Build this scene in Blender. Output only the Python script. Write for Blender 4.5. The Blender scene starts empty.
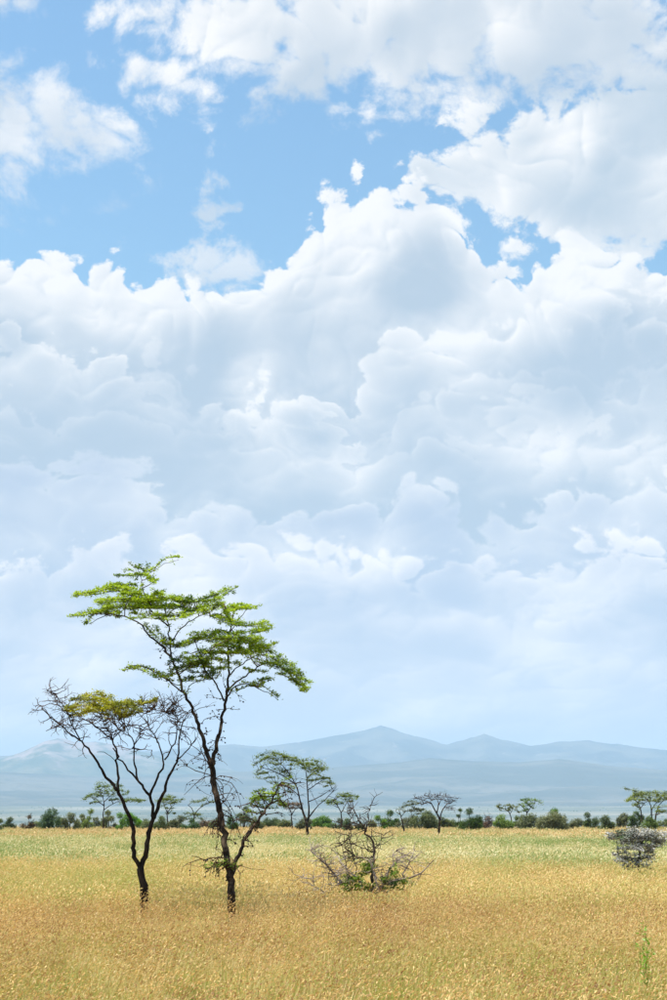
import bpy, bmesh, math, random
import numpy as np
from mathutils import Vector, Matrix, noise as mnoise

# ------------------------------------------------------------------ camera
sc = bpy.context.scene
CAMH = 2.0                       # eye height above the field, metres
FPX = 1389.0                     # focal length in photograph pixels (50 mm, 36 mm high frame)
HORIZON_Y = 814.5
PITCH = math.atan((HORIZON_Y - 500.0) / FPX)
cd = bpy.data.cameras.new('camera')
cd.sensor_fit = 'VERTICAL'; cd.sensor_height = 36.0; cd.sensor_width = 24.0
cd.lens = 36.0 * FPX / 1000.0
cd.clip_start = 0.1; cd.clip_end = 200000.0
cam = bpy.data.objects.new('camera', cd)
sc.collection.objects.link(cam)
cam.location = (0, 0, CAMH)
cam.rotation_euler = (math.pi / 2 + PITCH, 0, 0)
sc.camera = cam

def ray(px, py):
    dx = (px - 333.5) / FPX; dy = (500.0 - py) / FPX
    c, s = math.cos(PITCH), math.sin(PITCH)
    return Vector((dx, c - dy * s, s + dy * c))

def azel(px, py):
    r = ray(px, py).normalized()
    return math.degrees(math.atan2(r.x, r.y)), math.degrees(math.asin(r.z))

def at(px, py, Y):               # the point a pixel sees at depth Y
    r = ray(px, py)
    return Vector((0, 0, CAMH)) + r * (Y / r.y)

# ------------------------------------------------------------------ light
SUN_EL, SUN_AZ = math.radians(64), math.radians(-112)      # azimuth from +Y towards +X
SUN_DIR = Vector((math.cos(SUN_EL) * math.sin(SUN_AZ), math.cos(SUN_EL) * math.cos(SUN_AZ), math.sin(SUN_EL)))
sl = bpy.data.lights.new('sun', 'SUN'); sl.energy = 5.0; sl.angle = math.radians(0.6); sl.color = (1.0, 0.95, 0.87)
sun = bpy.data.objects.new('sun', sl); sc.collection.objects.link(sun)
sun.rotation_euler = SUN_DIR.to_track_quat('Z', 'Y').to_euler()
sun.location = (0, 0, 50)

sc.view_settings.view_transform = 'Standard'
sc.view_settings.look = 'None'
sc.view_settings.exposure = 0.5
sc.view_settings.gamma = 1.0
sc.view_settings.use_curve_mapping = False
sc.render.engine = 'CYCLES'
sc.cycles.use_denoising = True
sc.cycles.max_bounces = 6
sc.cycles.diffuse_bounces = 3
sc.cycles.transmission_bounces = 4
sc.cycles.transparent_max_bounces = 12
sc.cycles.volume_bounces = 1

# ------------------------------------------------------------------ node expressions
class X:
    """a float socket with arithmetic"""
    tree = None
    def __init__(s, sock): s.s = sock
    @staticmethod
    def op(name, *args, clamp=False):
        n = X.tree.nodes.new('ShaderNodeMath'); n.operation = name; n.use_clamp = clamp
        for i, a in enumerate(args):
            if isinstance(a, X): X.tree.links.new(a.s, n.inputs[i])
            else: n.inputs[i].default_value = float(a)
        return X(n.outputs[0])
    def __add__(s, o): return X.op('ADD', s, o)
    __radd__ = __add__
    def __sub__(s, o): return X.op('SUBTRACT', s, o)
    def __rsub__(s, o): return X.op('SUBTRACT', o, s)
    def __mul__(s, o): return X.op('MULTIPLY', s, o)
    __rmul__ = __mul__
    def __truediv__(s, o): return X.op('DIVIDE', s, o)
    def clamp(s): return X.op('ADD', s, 0.0, clamp=True)

def smooth(v, a, b):
    n = X.tree.nodes.new('ShaderNodeMapRange'); n.interpolation_type = 'SMOOTHSTEP'
    X.tree.links.new(v.s, n.inputs[0])
    n.inputs[1].default_value = a; n.inputs[2].default_value = b
    return X(n.outputs[0])

def curve(v, lo, hi, pts, ylo, yhi):
    """piecewise smooth curve through pts (x, y)"""
    n = X.tree.nodes.new('ShaderNodeFloatCurve')
    X.tree.links.new(((v - lo) / (hi - lo)).s, n.inputs[1])
    c = n.mapping.curves[0]
    P = [((x - lo) / (hi - lo), (y - ylo) / (yhi - ylo)) for x, y in pts]
    while len(c.points) < len(P): c.points.new(0.5, 0.5)
    for q, (x, y) in zip(c.points, P): q.location = (x, y)
    n.mapping.extend = 'HORIZONTAL'
    n.mapping.update()
    return X(n.outputs[0]) * (yhi - ylo) + ylo

def vcomb(x, y, z):
    n = X.tree.nodes.new('ShaderNodeCombineXYZ')
    for i, a in enumerate((x, y, z)):
        if isinstance(a, X): X.tree.links.new(a.s, n.inputs[i])
        else: n.inputs[i].default_value = a
    return n.outputs[0]

def vadd(a, b, scale=1.0):
    n = X.tree.nodes.new('ShaderNodeVectorMath'); n.operation = 'MULTIPLY_ADD'
    if isinstance(b, (tuple, list, Vector)): n.inputs[0].default_value = tuple(b)
    else: X.tree.links.new(b, n.inputs[0])
    n.inputs[1].default_value = (scale,) * 3 if not isinstance(scale, tuple) else scale
    X.tree.links.new(a, n.inputs[2])
    return n.outputs[0]

def fbm(vec, scale, detail=5, rough=0.55, lac=2.0, color=False, kind='FBM', w=None):
    n = X.tree.nodes.new('ShaderNodeTexNoise')
    n.noise_dimensions = '3D' if w is None else '4D'
    n.noise_type = kind; n.normalize = True
    X.tree.links.new(vec, n.inputs['Vector'])
    if w is not None: n.inputs['W'].default_value = w
    n.inputs['Scale'].default_value = scale; n.inputs['Detail'].default_value = detail
    n.inputs['Roughness'].default_value = rough; n.inputs['Lacunarity'].default_value = lac
    return n.outputs['Color'] if color else X(n.outputs[0])

def voro(vec, scale, detail=3, rough=0.5, lac=2.1):
    n = X.tree.nodes.new('ShaderNodeTexVoronoi'); n.feature = 'SMOOTH_F1'; n.normalize = True
    X.tree.links.new(vec, n.inputs['Vector'])
    n.inputs['Scale'].default_value = scale; n.inputs['Detail'].default_value = detail
    n.inputs['Roughness'].default_value = rough; n.inputs['Lacunarity'].default_value = lac
    n.inputs['Smoothness'].default_value = 0.55
    return X(n.outputs['Distance'])

def cmix(fac, a, b):
    n = X.tree.nodes.new('ShaderNodeMix'); n.data_type = 'RGBA'
    X.tree.links.new(fac.s, n.inputs[0])
    for i, c in ((6, a), (7, b)):
        if isinstance(c, (tuple, list)): n.inputs[i].default_value = (*c, 1)
        else: X.tree.links.new(c, n.inputs[i])
    return n.outputs[2]

def cscale(c, f):
    n = X.tree.nodes.new('ShaderNodeVectorMath'); n.operation = 'SCALE'
    X.tree.links.new(c, n.inputs[0])
    if isinstance(f, X): X.tree.links.new(f.s, n.inputs['Scale'])
    else: n.inputs['Scale'].default_value = f
    return n.outputs[0]
# ------------------------------------------------------------------ sky: Nishita blue with cumulus
world = bpy.data.worlds.new('World'); sc.world = world; world.use_nodes = True
wt = world.node_tree; wt.nodes.clear(); X.tree = wt
tc = wt.nodes.new('ShaderNodeTexCoord')
D = tc.outputs['Generated']
sep = wt.nodes.new('ShaderNodeSeparateXYZ'); wt.links.new(D, sep.inputs[0])
dx, dy, dz = (X(sep.outputs[i]) for i in range(3))
az = X.op('ARCTAN2', dx, dy) * 57.29578
el = X.op('ARCSINE', dz) * 57.29578

nish = wt.nodes.new('ShaderNodeTexSky'); nish.sky_type = 'NISHITA'; nish.sun_disc = False
nish.sun_elevation = SUN_EL; nish.sun_rotation = SUN_AZ
nish.altitude = 0; nish.air_density = 1.8; nish.dust_density = 0.6; nish.ozone_density = 2.5
wt.links.new(D, nish.inputs[0]) if nish.inputs else None
BG = 0.14                                     # background strength
# clouds lower in the sky are farther off: they get flatter
gz = dz * 1.2 + (1.0 - X.op('EXPONENT', X.op('MAXIMUM', dz, 0.0) * -10.0)) * 0.2
V0 = vcomb(dx, dy, gz)
warp = fbm(V0, 8.0, 2, 0.5, color=True)
V = vadd(V0, vadd(warp, (-0.5, -0.5, -0.5)), 0.05)
L3 = Vector((SUN_DIR.x * 1.6, SUN_DIR.y, SUN_DIR.z)).normalized()

def ridged(vec, scale, detail, rough, gain=0.7, offset=1.0):
    n = wt.nodes.new('ShaderNodeTexNoise'); n.noise_type = 'RIDGED_MULTIFRACTAL'
    n.normalize = True
    wt.links.new(vec, n.inputs['Vector'])
    n.inputs['Scale'].default_value = scale; n.inputs['Detail'].default_value = detail
    n.inputs['Roughness'].default_value = rough; n.inputs['Lacunarity'].default_value = 2.1
    n.inputs['Offset'].default_value = offset; n.inputs['Gain'].default_value = gain
    return X(n.outputs[0])

TONES = [(440, 275, 90, 80, -0.55), (600, 350, 150, 70, -0.6), (260, 350, 200, 50, -0.35), (90, 470, 200, 60, -0.3),
         (540, 450, 110, 60, 0.5), (255, 400, 60, 50, 0.4), (50, 270, 60, 40, 0.35), (350, 230, 90, 60, 0.35), (590, 270, 60, 50, 0.35),
         (330, 520, 420, 34, -0.35), (540, 85, 180, 36, -0.35), (580, 190, 120, 50, -0.4), (470, 150, 60, 40, 0.25), (580, 115, 120, 24, 0.2), (70, 130, 80, 40, -0.25), (380, 60, 260, 50, -0.1)]
def billow(vec, d=5):
    """height of the heaped cloud surface: round heads over heads"""
    return 1.0 - ridged(vec, 14.0, d, 0.5)

fine = fbm(V, 55.0, 5, 0.66)
V2 = vadd(V, vadd(fbm(V, 22.0, 1, 0.5, color=True), (-0.5, -0.5, -0.5)), 0.02)
def puffs(vec, d): return 1.0 - ridged(vec, 38.0, d, 0.58, 0.6)
b0 = puffs(V2, 4); b1 = puffs(vadd(V2, L3, 0.0038), 4)
big = billow(V, 3)
h0 = big * 0.55 + b0 * 0.36 + (fine - 0.5) * 1.0
h1 = billow(vadd(V, L3, 0.010), 3) * 0.62
g0 = fbm(V, 7.0, 2, 0.5)
g1 = fbm(vadd(V, L3, 0.045), 7.0, 2, 0.5)
soft = fbm(V0, 5.0, 2, 0.5)                   # slow tone changes
AE = vcomb(az, el, 0.0)
def spot(x, y, rx, ry):
    """0 at the middle of an oval patch of sky, 1 on its rim"""
    a0, e0 = azel(x, y); ra, re = rx / 24.2, ry / 24.2
    n = wt.nodes.new('ShaderNodeVectorMath'); n.operation = 'MULTIPLY_ADD'
    wt.links.new(AE, n.inputs[0]); n.inputs[1].default_value = (1 / ra, 1 / re, 0); n.inputs[2].default_value = (-a0 / ra, -e0 / re, 0)
    m = wt.nodes.new('ShaderNodeVectorMath'); m.operation = 'LENGTH'; wt.links.new(n.outputs[0], m.inputs[0])
    return X(m.outputs['Value'])
# thicker, greyer and thinner, whiter places in the cloud deck
tone = soft * 1.0 - 0.5 + (fbm(V, 11.0, 2, 0.5) - 0.5) * 0.9
for x, y, rx, ry, k in TONES:
    tone = X.op('MULTIPLY_ADD', smooth(spot(x, y, rx, ry), 1.0, 0.0), k, tone)
lit = (big * 0.62 - h1) * 0.62 + (g0 - g1) * 2.3 + tone
puff = (b0 - b1) * 0.5 + (fine - 0.5) * 0.8 + (b0 - 0.35) * 0.14      # facing the sun > 0, turned away < 0
def lum(r, g, b): return (r / BG / 1.3, g / BG / 1.3, b / BG / 1.3)
WHITE = lum(0.96, 0.95, 0.945); GREY = lum(0.465, 0.565, 0.675)
def P(pts):
    return [azel(x, y) for x, y in pts]

def rank(col, top, amp, depth, edge, thin=1.0, bright=-0.04, contrast=1.0, bias=0.0, white=WHITE, grey=GREY, bottom=None):
    """one rank of cumulus standing behind the next: top = outline of its heads in (pixel x, y)"""
    pts = P(top)
    lo, hi = pts[0][0] - 4, pts[-1][0] + 4
    prof = curve(az, lo, hi, [(lo, pts[0][1])] + pts + [(hi, pts[-1][1])], -4, 36)
    f = (prof - el) + (h0 - 0.2) * amp * 3.6 + bias
    a = smooth(f, 0.0, edge) * thin
    if bottom is not None:
        b = P(bottom); lo2, hi2 = b[0][0] - 4, b[-1][0] + 4
        bp = curve(az, lo2, hi2, [(lo2, b[0][1])] + b + [(hi2, b[-1][1])], -4, 36)
        a = a * smooth((el - bp) + (h0 - 0.5) * 2.0 + (soft - 0.5) * 4, -0.9, 1.2)
    fall = X.op('EXPONENT', X.op('MAXIMUM', f, 0.0) * (-1.0 / depth))
    t = smooth(fall * 0.85 + lit * contrast + bright, -0.4, 1.0)
    t = t + puff * (t * 0.85 + 0.12) * contrast
    t = t.clamp()
    c = cmix(t, grey, white)
    return cmix(a, col, c)


def blobs(col, spots, amp, depth, edge, thin=1.0, contrast=1.0, white=WHITE, grey=GREY):
    """loose clouds high up: spots = (pixel x, y, half width, half height)"""
    f = None
    for (x, y, rx, ry) in spots:
        m = min(rx, ry) / 24.2
        g = X.op('MULTIPLY_ADD', spot(x, y, rx, ry), -m, m)
        f = g if f is None else X.op('SMOOTH_MAX', f, g, 0.8)
    f = f + (h0 - 0.28) * amp * 3.6 + (soft - 0.5) * amp * 3 + (fine - 0.5) * amp * 2.5
    a = smooth(f, 0.0, edge) * thin
    fall = X.op('EXPONENT', X.op('MAXIMUM', f, 0.0) * (-1.0 / depth))
    t = smooth(fall * 0.6 + lit * contrast - 0.06, -0.35, 1.0)
    t = (t + puff * (t * 0.8 + 0.1) * contrast).clamp()
    return cmix(a, col, cmix(t, grey, white))

tint = wt.nodes.new('ShaderNodeVectorMath'); tint.operation = 'MULTIPLY'
wt.links.new(nish.outputs[0], tint.inputs[0]); tint.inputs[1].default_value = (0.64, 0.80, 0.88)
col = tint.outputs[0]
# the rest of the sky, away from the photograph's field of view, carries the same broken cumulus
out = smooth(X.op('ABSOLUTE', az), 16.0, 26.0)
high = smooth(el, 33.0, 40.0)
rest = X.op('MAXIMUM', out, high)
cov = smooth(fbm(V0, 3.2, 5, 0.55) + (h0 - 0.25) * 0.2, 0.42, 0.56) * rest
col = cmix(cov, col, cmix(smooth(lit + soft * 0.9, 0.0, 1.0), GREY, WHITE))
# high broken clouds
col = blobs(col, [(10, 122, 125, 62), (75, 136, 78, 44), (10, 2, 70, 30), (20, 75, 50, 26)], 0.55, 2.2, 1.8, thin=0.9, contrast=0.9, grey=lum(0.55, 0.63, 0.72))
col = blobs(col, [(112, 200, 50, 17), (0, 222, 50, 22), (70, 212, 30, 10)], 0.7, 2.2, 2.2, thin=0.45, contrast=0.3)
col = blobs(col, [(213, 240, 34, 70), (205, 275, 70, 44), (238, 208, 16, 16)], 0.8, 1.5, 1.6, thin=0.8, contrast=0.6)
col = blobs(col, [(430, 20, 340, 84), (165, 76, 85, 44), (560, 50, 260, 76), (290, 72, 140, 44), (240, 25, 150, 60)], 0.62, 2.0, 1.7, contrast=1.1, grey=lum(0.55, 0.63, 0.72))
col = blobs(col, [(590, 165, 180, 92), (500, 165, 90, 58), (660, 200, 120, 70)], 0.62, 2.2, 0.9, contrast=1.2, grey=lum(0.50, 0.60, 0.70))
# ranks of cumulus, the farthest first
col = rank(col, [(-40, 250), (0, 252), (50, 245), (100, 258), (150, 272), (200, 275), (250, 280), (290, 250), (320, 215), (345, 190), (375, 180), (410, 190), (440, 202), (465, 232), (495, 258), (520, 272), (540, 246), (575, 233), (600, 250), (640, 255), (700, 250)],
           0.62, 2.0, 0.4)
col = rank(col, [(-40, 330), (0, 320), (60, 330), (110, 340), (150, 375), (200, 390), (240, 372), (290, 385), (340, 400), (380, 350), (410, 325), (470, 310), (520, 300), (560, 290), (600, 300), (667, 285), (700, 290)],
           0.95, 1.5, 0.5, thin=0.9)
col = rank(col, [(-40, 400), (0, 410), (80, 420), (150, 430), (200, 420), (235, 385), (262, 380), (300, 400), (340, 430), (400, 440), (440, 435), (480, 440), (520, 410), (555, 398), (590, 420), (630, 440), (700, 430)],
           0.95, 1.3, 0.4, thin=0.9)
col = rank(col, [(-40, 365), (20, 340), (60, 352), (110, 372), (150, 352), (190, 372), (215, 400), (300, 430), (350, 440), (390, 400), (430, 372), (470, 385), (520, 372), (570, 350), (620, 362), (667, 352), (700, 360)],
           0.9, 1.2, 0.6, thin=0.6, bright=-0.12)
col = rank(col, [(-40, 480), (0, 470), (60, 490), (120, 480), (190, 500), (260, 505), (330, 495), (400, 485), (450, 500), (520, 505), (600, 490), (700, 485)],
           0.8, 1.2, 0.6, thin=0.8, contrast=0.8, grey=lum(0.48, 0.57, 0.72))
col = rank(col, [(-40, 560), (60, 550), (150, 545), (240, 550), (300, 535), (350, 540), (420, 560), (470, 545), (540, 555), (620, 540), (700, 550)],
           0.6, 1.0, 0.5, thin=0.8, contrast=0.95, bright=0.0, white=lum(1.14, 1.07, 1.02), grey=lum(0.52, 0.60, 0.74))
col = rank(col, [(-40, 650), (60, 640), (120, 660), (240, 650), (330, 660), (370, 672), (420, 660), (480, 655), (560, 665), (620, 650), (700, 660)],
           0.42, 1.0, 0.7, thin=0.8, contrast=0.9, bright=0.05, white=lum(1.34, 1.2, 1.08), grey=lum(0.58, 0.64, 0.76))
col = rank(col, [(-40, 610), (40, 600), (110, 612), (180, 600), (250, 615), (310, 600), (360, 590), (400, 612), (450, 600), (520, 612), (580, 600), (640, 610), (700, 605)],
           0.35, 0.7, 0.9, thin=0.7, contrast=0.9, bright=-0.1, white=lum(1.22, 1.12, 1.06), grey=lum(0.54, 0.61, 0.75))
col = cmix(smooth(el, 10.0, 1.0) * 0.4, col, lum(1.1, 1.0, 0.90))
bgn = wt.nodes.new('ShaderNodeBackground'); bgn.inputs[1].default_value = BG
wt.links.new(col, bgn.inputs[0])
wo = wt.nodes.new('ShaderNodeOutputWorld'); wt.links.new(bgn.outputs[0], wo.inputs[0])
world.cycles.sampling_method = 'MANUAL'; world.cycles.sample_map_resolution = 1024

# ------------------------------------------------------------------ helpers
rng = np.random.default_rng(7)
COL = sc.collection

def tag(o, label=None, cat=None, group=None, kind=None):
    if label: o['label'] = label
    if cat: o['category'] = cat
    if group: o['group'] = group
    if kind: o['kind'] = kind
    return o

def new_mat(name):
    m = bpy.data.materials.new(name); m.use_nodes = True
    X.tree = m.node_tree; m.node_tree.nodes.clear()
    return m

def finish(m, shader, disp=None):
    o = m.node_tree.nodes.new('ShaderNodeOutputMaterial'); m.node_tree.links.new(shader, o.inputs[0])
    return m

def node(kind, out=0, **kw):
    n = X.tree.nodes.new(kind)
    for k, v in kw.items(): setattr(n, k, v)
    return n.outputs[out]

def position(): return node('ShaderNodeNewGeometry', 'Position')
def island(): return X(node('ShaderNodeNewGeometry', 'Random Per Island'))
def objrandom(): return X(node('ShaderNodeObjectInfo', 'Random'))
def objcoord(): return node('ShaderNodeTexCoord', 'Object')

def sepxyz(v):
    n = X.tree.nodes.new('ShaderNodeSeparateXYZ'); X.tree.links.new(v, n.inputs[0])
    return [X(o) for o in n.outputs]

def principled(color, rough=0.9, bump=None, bump_d=0.01, spec=0.2):
    p = X.tree.nodes.new('ShaderNodeBsdfPrincipled')
    if isinstance(color, tuple): p.inputs['Base Color'].default_value = (*color, 1)
    else: X.tree.links.new(color, p.inputs['Base Color'])
    p.inputs['Roughness'].default_value = rough
    p.inputs['Specular IOR Level'].default_value = spec
    if bump is not None:
        b = X.tree.nodes.new('ShaderNodeBump'); b.inputs['Distance'].default_value = bump_d
        b.inputs['Strength'].default_value = 1.0
        X.tree.links.new(bump.s, b.inputs['Height']); X.tree.links.new(b.outputs[0], p.inputs['Normal'])
    return p.outputs[0]

def leafy(color, trans=0.35, rough=0.6, tint=(1.15, 1.1, 0.7)):
    """thin leaf: reflects and lets light through"""
    d = X.tree.nodes.new('ShaderNodeBsdfDiffuse'); X.tree.links.new(color, d.inputs[0])
    t = X.tree.nodes.new('ShaderNodeBsdfTranslucent')
    v = X.tree.nodes.new('ShaderNodeVectorMath'); v.operation = 'MULTIPLY'
    X.tree.links.new(color, v.inputs[0]); v.inputs[1].default_value = tint
    X.tree.links.new(v.outputs[0], t.inputs[0])
    g = X.tree.nodes.new('ShaderNodeBsdfGlossy'); g.inputs['Roughness'].default_value = 0.45
    g.inputs[0].default_value = (0.9, 0.95, 1, 1)
    m = X.tree.nodes.new('ShaderNodeMixShader'); m.inputs[0].default_value = trans
    X.tree.links.new(d.outputs[0], m.inputs[1]); X.tree.links.new(t.outputs[0], m.inputs[2])
    m2 = X.tree.nodes.new('ShaderNodeMixShader'); m2.inputs[0].default_value = 0.03
    X.tree.links.new(m.outputs[0], m2.inputs[1]); X.tree.links.new(g.outputs[0], m2.inputs[2])
    return m2.outputs[0]

def mesh_obj(name, verts, faces, mat, parent=None, smooth_shade=False, mat_index=None):
    me = bpy.data.meshes.new(name)
    verts = np.asarray(verts, dtype=np.float32).reshape(-1, 3)
    if isinstance(faces, np.ndarray) and faces.ndim == 2:
        k = faces.shape[1]; flat = faces.ravel(); counts = np.full(len(faces), k)
    else:
        counts = np.array([len(f) for f in faces]); flat = np.array([i for f in faces for i in f])
    me.vertices.add(len(verts)); me.vertices.foreach_set('co', verts.ravel())
    me.loops.add(len(flat)); me.loops.foreach_set('vertex_index', flat.astype(np.int32))
    me.polygons.add(len(counts))
    st = np.zeros(len(counts), dtype=np.int32); st[1:] = np.cumsum(counts)[:-1]
    me.polygons.foreach_set('loop_start', st)
    if mat_index is not None: me.polygons.foreach_set('material_index', np.asarray(mat_index, dtype=np.int32))
    if smooth_shade: me.polygons.foreach_set('use_smooth', np.ones(len(counts), dtype=bool))
    for m in (mat if isinstance(mat, (list, tuple)) else [mat]): me.materials.append(m)
    me.update(calc_edges=True); me.validate()
    o = bpy.data.objects.new(name, me); COL.objects.link(o)
    if parent is not None: o.parent = parent
    return o

# ------------------------------------------------------------------ land
def fract_noise(x, y, seed=0.0, octv=4, rough=0.5):
    out = 0.0; a = 1.0; tot = 0.0
    for k in range(octv):
        out += a * mnoise.noise(Vector((x, y, seed + 13.7 * k))); tot += a
        x *= 2.03; y *= 2.03; a *= rough
    return out / tot

def sstep(a, b, x):
    t = min(1.0, max(0.0, (x - a) / (b - a))); return t * t * (3 - 2 * t)

def ground_z(x, y):
    r = math.hypot(x, y)
    z = 0.10 * fract_noise(x / 18, y / 18, 3.0, 2) * sstep(4, 20, r)
    z -= 34 * sstep(150, 1200, r)
    z += 9 * fract_noise(x / 900, y / 900, 9.0, 3) * sstep(500, 1500, r)
    z += 120 * sstep(3500, 11000, r)
    return z

def terrain(name, radii, azis, zf, mat, close=False):
    V = []; F = []
    n = len(azis)
    for r in radii:
        for a in azis:
            x, y = r * math.sin(a), r * math.cos(a)
            V.append((x, y, zf(x, y, r, a)))
    for i in range(len(radii) - 1):
        for j in range(n if close else n - 1):
            k = (j + 1) % n
            F.append((i * n + j, i * n + k, (i + 1) * n + k, (i + 1) * n + j))
    o = mesh_obj(name, V, np.array(F), mat, smooth_shade=True)
    return o

# soil and litter under the grass, then open savanna far off, straw coloured with darker scrub
m_ground = new_mat('ground')
pos = position(); px_, py_, pz_ = sepxyz(pos)
rad = X.op('SQRT', px_ * px_ + py_ * py_)
n1 = fbm(pos, 1.7, 5, 0.6); n2 = fbm(pos, 0.12, 4, 0.55)
near = cmix(smooth(n1, 0.35, 0.68), (0.13, 0.085, 0.04), (0.34, 0.25, 0.11))
near = cmix(smooth(n2, 0.45, 0.62), near, (0.17, 0.19, 0.055))
far_n = fbm(pos, 0.0011, 6, 0.62); far_s = fbm(pos, 0.006, 4, 0.6)
strip = fbm(vcomb(px_ * 0.0006, rad * 0.0009, 0.0), 1.0, 4, 0.55)
far = cmix(smooth(strip * 0.7 + far_n * 0.3, 0.38, 0.62), (0.07, 0.09, 0.055), (0.27, 0.25, 0.18))
far = cmix(smooth(far_s, 0.52, 0.66) * 0.6, far, (0.05, 0.07, 0.035))
finish(m_ground, principled(cmix(smooth(rad, 175, 500), near, far), 1.0, n1, 0.03, 0.0))

radii = [0.05] + list(np.geomspace(1.5, 12500, 120))
azis = np.linspace(-math.pi, math.pi, 300, endpoint=False)
ground = terrain('ground', radii, azis, lambda x, y, r, a: ground_z(x, y), m_ground, close=True)
tag(ground, 'golden savanna ground sheet running out to the foot of the mountains', 'ground', kind='structure')

# mountains: each range stands at its own distance, its crest drawn through the skyline points
def make_range(name, R, pts, depth, seed, rough, mat, label):
    A = [azel(x, y) for x, y in pts]
    aa = np.array([p[0] for p in A]); ee = np.array([p[1] for p in A])
    azs = np.radians(np.linspace(-42, 42, 900))
    def crest(a):
        d = math.degrees(a)
        e = float(np.interp(d, aa, ee))
        w = sstep(15, 22, abs(d))                # beyond the photograph the range rolls on
        e = e * (1 - w) + w * (ee.mean() + 0.9 * fract_noise(d / 7, seed, 5.5, 4))
        return max(0.15, e)
    radii = np.concatenate([np.linspace(R - depth, R, 34), np.linspace(R, R + depth * 0.8, 12)[1:]])
    base = 60.0
    def zf(x, y, r, a):
        top = CAMH + math.tan(math.radians(crest(a))) * R
        if r <= R:
            t = (r - (R - depth)) / depth
            s = t ** 1.7
        else:
            t = 1 - (r - R) / (depth * 0.8); s = sstep(0, 1, t)
        nz = abs(fract_noise(x / 1500, y / 1500, seed, 5, 0.55))
        n2 = fract_noise(x / 420, y / 420, seed + 3, 3, 0.55)
        g = 4 * t * (1 - t)                       # spurs and gullies on the flank, none on the crest line
        h = base + (top - base) * s
        h += g * (0.55 - nz * 2.2) * rough * (top - base) * 0.42 + n2 * rough * (12 + 24 * g)
        return h if t > 0.02 else 40.0
    o = terrain(name, radii, azs, zf, mat)
    return tag(o, label, 'mountain', kind='structure')

m_mount = new_mat('mountain_slope')
pos = position(); px_, py_, pz_ = sepxyz(pos)
a1 = fbm(pos, 0.0016, 6, 0.62); a2 = fbm(pos, 0.007, 5, 0.62)
c = cmix(smooth(a1, 0.40, 0.62), (0.055, 0.062, 0.055), (0.14, 0.13, 0.10))
c = cmix(smooth(a2, 0.60, 0.72), c, (0.30, 0.25, 0.20))
finish(m_mount, principled(c, 1.0, a2, 12.0, 0.0))
m_foot = new_mat('foothill_slope')
pos = position(); px_, py_, pz_ = sepxyz(pos)
a1 = fbm(vcomb(px_ * 0.0006, py_ * 0.0022, pz_ * 0.006), 1.0, 5, 0.6); a2 = fbm(pos, 0.008, 5, 0.62)
c = cmix(smooth(a1, 0.40, 0.60), (0.065, 0.075, 0.06), (0.15, 0.14, 0.11))
c = cmix(smooth(a2, 0.50, 0.66) * 0.7, c, (0.06, 0.07, 0.05))
finish(m_foot, principled(c, 1.0, a2, 12.0, 0.0))
m_rock = new_mat('rocky_hill')
pos = position(); px_, py_, pz_ = sepxyz(pos)
a1 = fbm(pos, 0.0035, 6, 0.62); a2 = fbm(pos, 0.011, 5, 0.62)
c = cmix(smooth(a1, 0.40, 0.62), (0.055, 0.08, 0.045), (0.15, 0.14, 0.08))
c = cmix(smooth(a1 + a2 * 0.6 + (pz_ - 300) * 0.0011, 0.98, 1.20), c, (0.34, 0.26, 0.23))
finish(m_rock, principled(c, 1.0, a2, 12.0, 0.0))

make_range('mountain_range', 15500, [(-80, 758), (0, 756), (150, 752), (232, 744), (262, 747), (300, 742), (340, 735), (362, 731), (374, 727.5), (381, 725.5), (389, 728), (397, 731), (420, 738), (447, 745), (468, 739.5), (478, 736), (484, 733.5), (491, 736), (500, 739.5), (530, 746), (565, 742), (590, 741), (625, 746), (667, 750), (740, 757)],
           4200, 2.0, 0.8, m_mount, 'long blue mountain range with two soft peaks under the clouds')
make_range('foothills', 10800, [(-80, 775), (0, 772), (120, 778), (230, 772), (300, 770), (350, 766), (400, 762), (430, 758), (470, 761), (520, 762), (560, 759), (610, 766), (667, 770), (740, 774)],
           2600, 6.0, 0.6, m_foot, 'low hazy foothills in front of the mountain range')
make_range('rocky_hill', 12800, [(-160, 790), (-80, 772), (0, 759), (22, 752), (45, 741), (58, 738.5), (75, 743), (95, 742), (120, 746), (150, 754), (190, 764), (240, 772), (300, 785), (740, 800)],
           2600, 11.0, 0.8, m_rock, 'broad hill with a pale bare rock face beside the mountain range')

# ------------------------------------------------------------------ haze
def make_haze():
    m = new_mat('haze')
    v = X.tree.nodes.new('ShaderNodeVolumePrincipled')
    v.inputs['Color'].default_value = (0.53, 0.76, 1.0, 1)
    v.inputs['Density'].default_value = HAZE
    v.inputs['Anisotropy'].default_value = 0.0
    o = X.tree.nodes.new('ShaderNodeOutputMaterial'); X.tree.links.new(v.outputs[0], o.inputs['Volume'])
    m.cycles.homogeneous_volume = True if hasattr(m.cycles, 'homogeneous_volume') else None
    zs = [q for ob in COL.objects if ob.type == 'MESH' for q in (min(c[2] for c in ob.bound_box), max(c[2] for c in ob.bound_box))]
    lo, hi = min(zs) - 1.0, max(zs) + 30
    W = 21000
    V = [(x, y, z) for z in (lo, hi) for y in (-14000, W) for x in (-W, W)]
    F = np.array([(0, 2, 3, 1), (4, 5, 7, 6), (0, 1, 5, 4), (2, 6, 7, 3), (0, 4, 6, 2), (1, 3, 7, 5)])
    ob = mesh_obj('haze', V, F, m)
    tag(ob, 'pale blue haze of the warm air over the plain', 'haze', kind='stuff')
HAZE = 0.000092

# ------------------------------------------------------------------ grass
def zone_noise(scale, detail=3, rough=0.55):
    return fbm(position(), scale, detail, rough)

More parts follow.
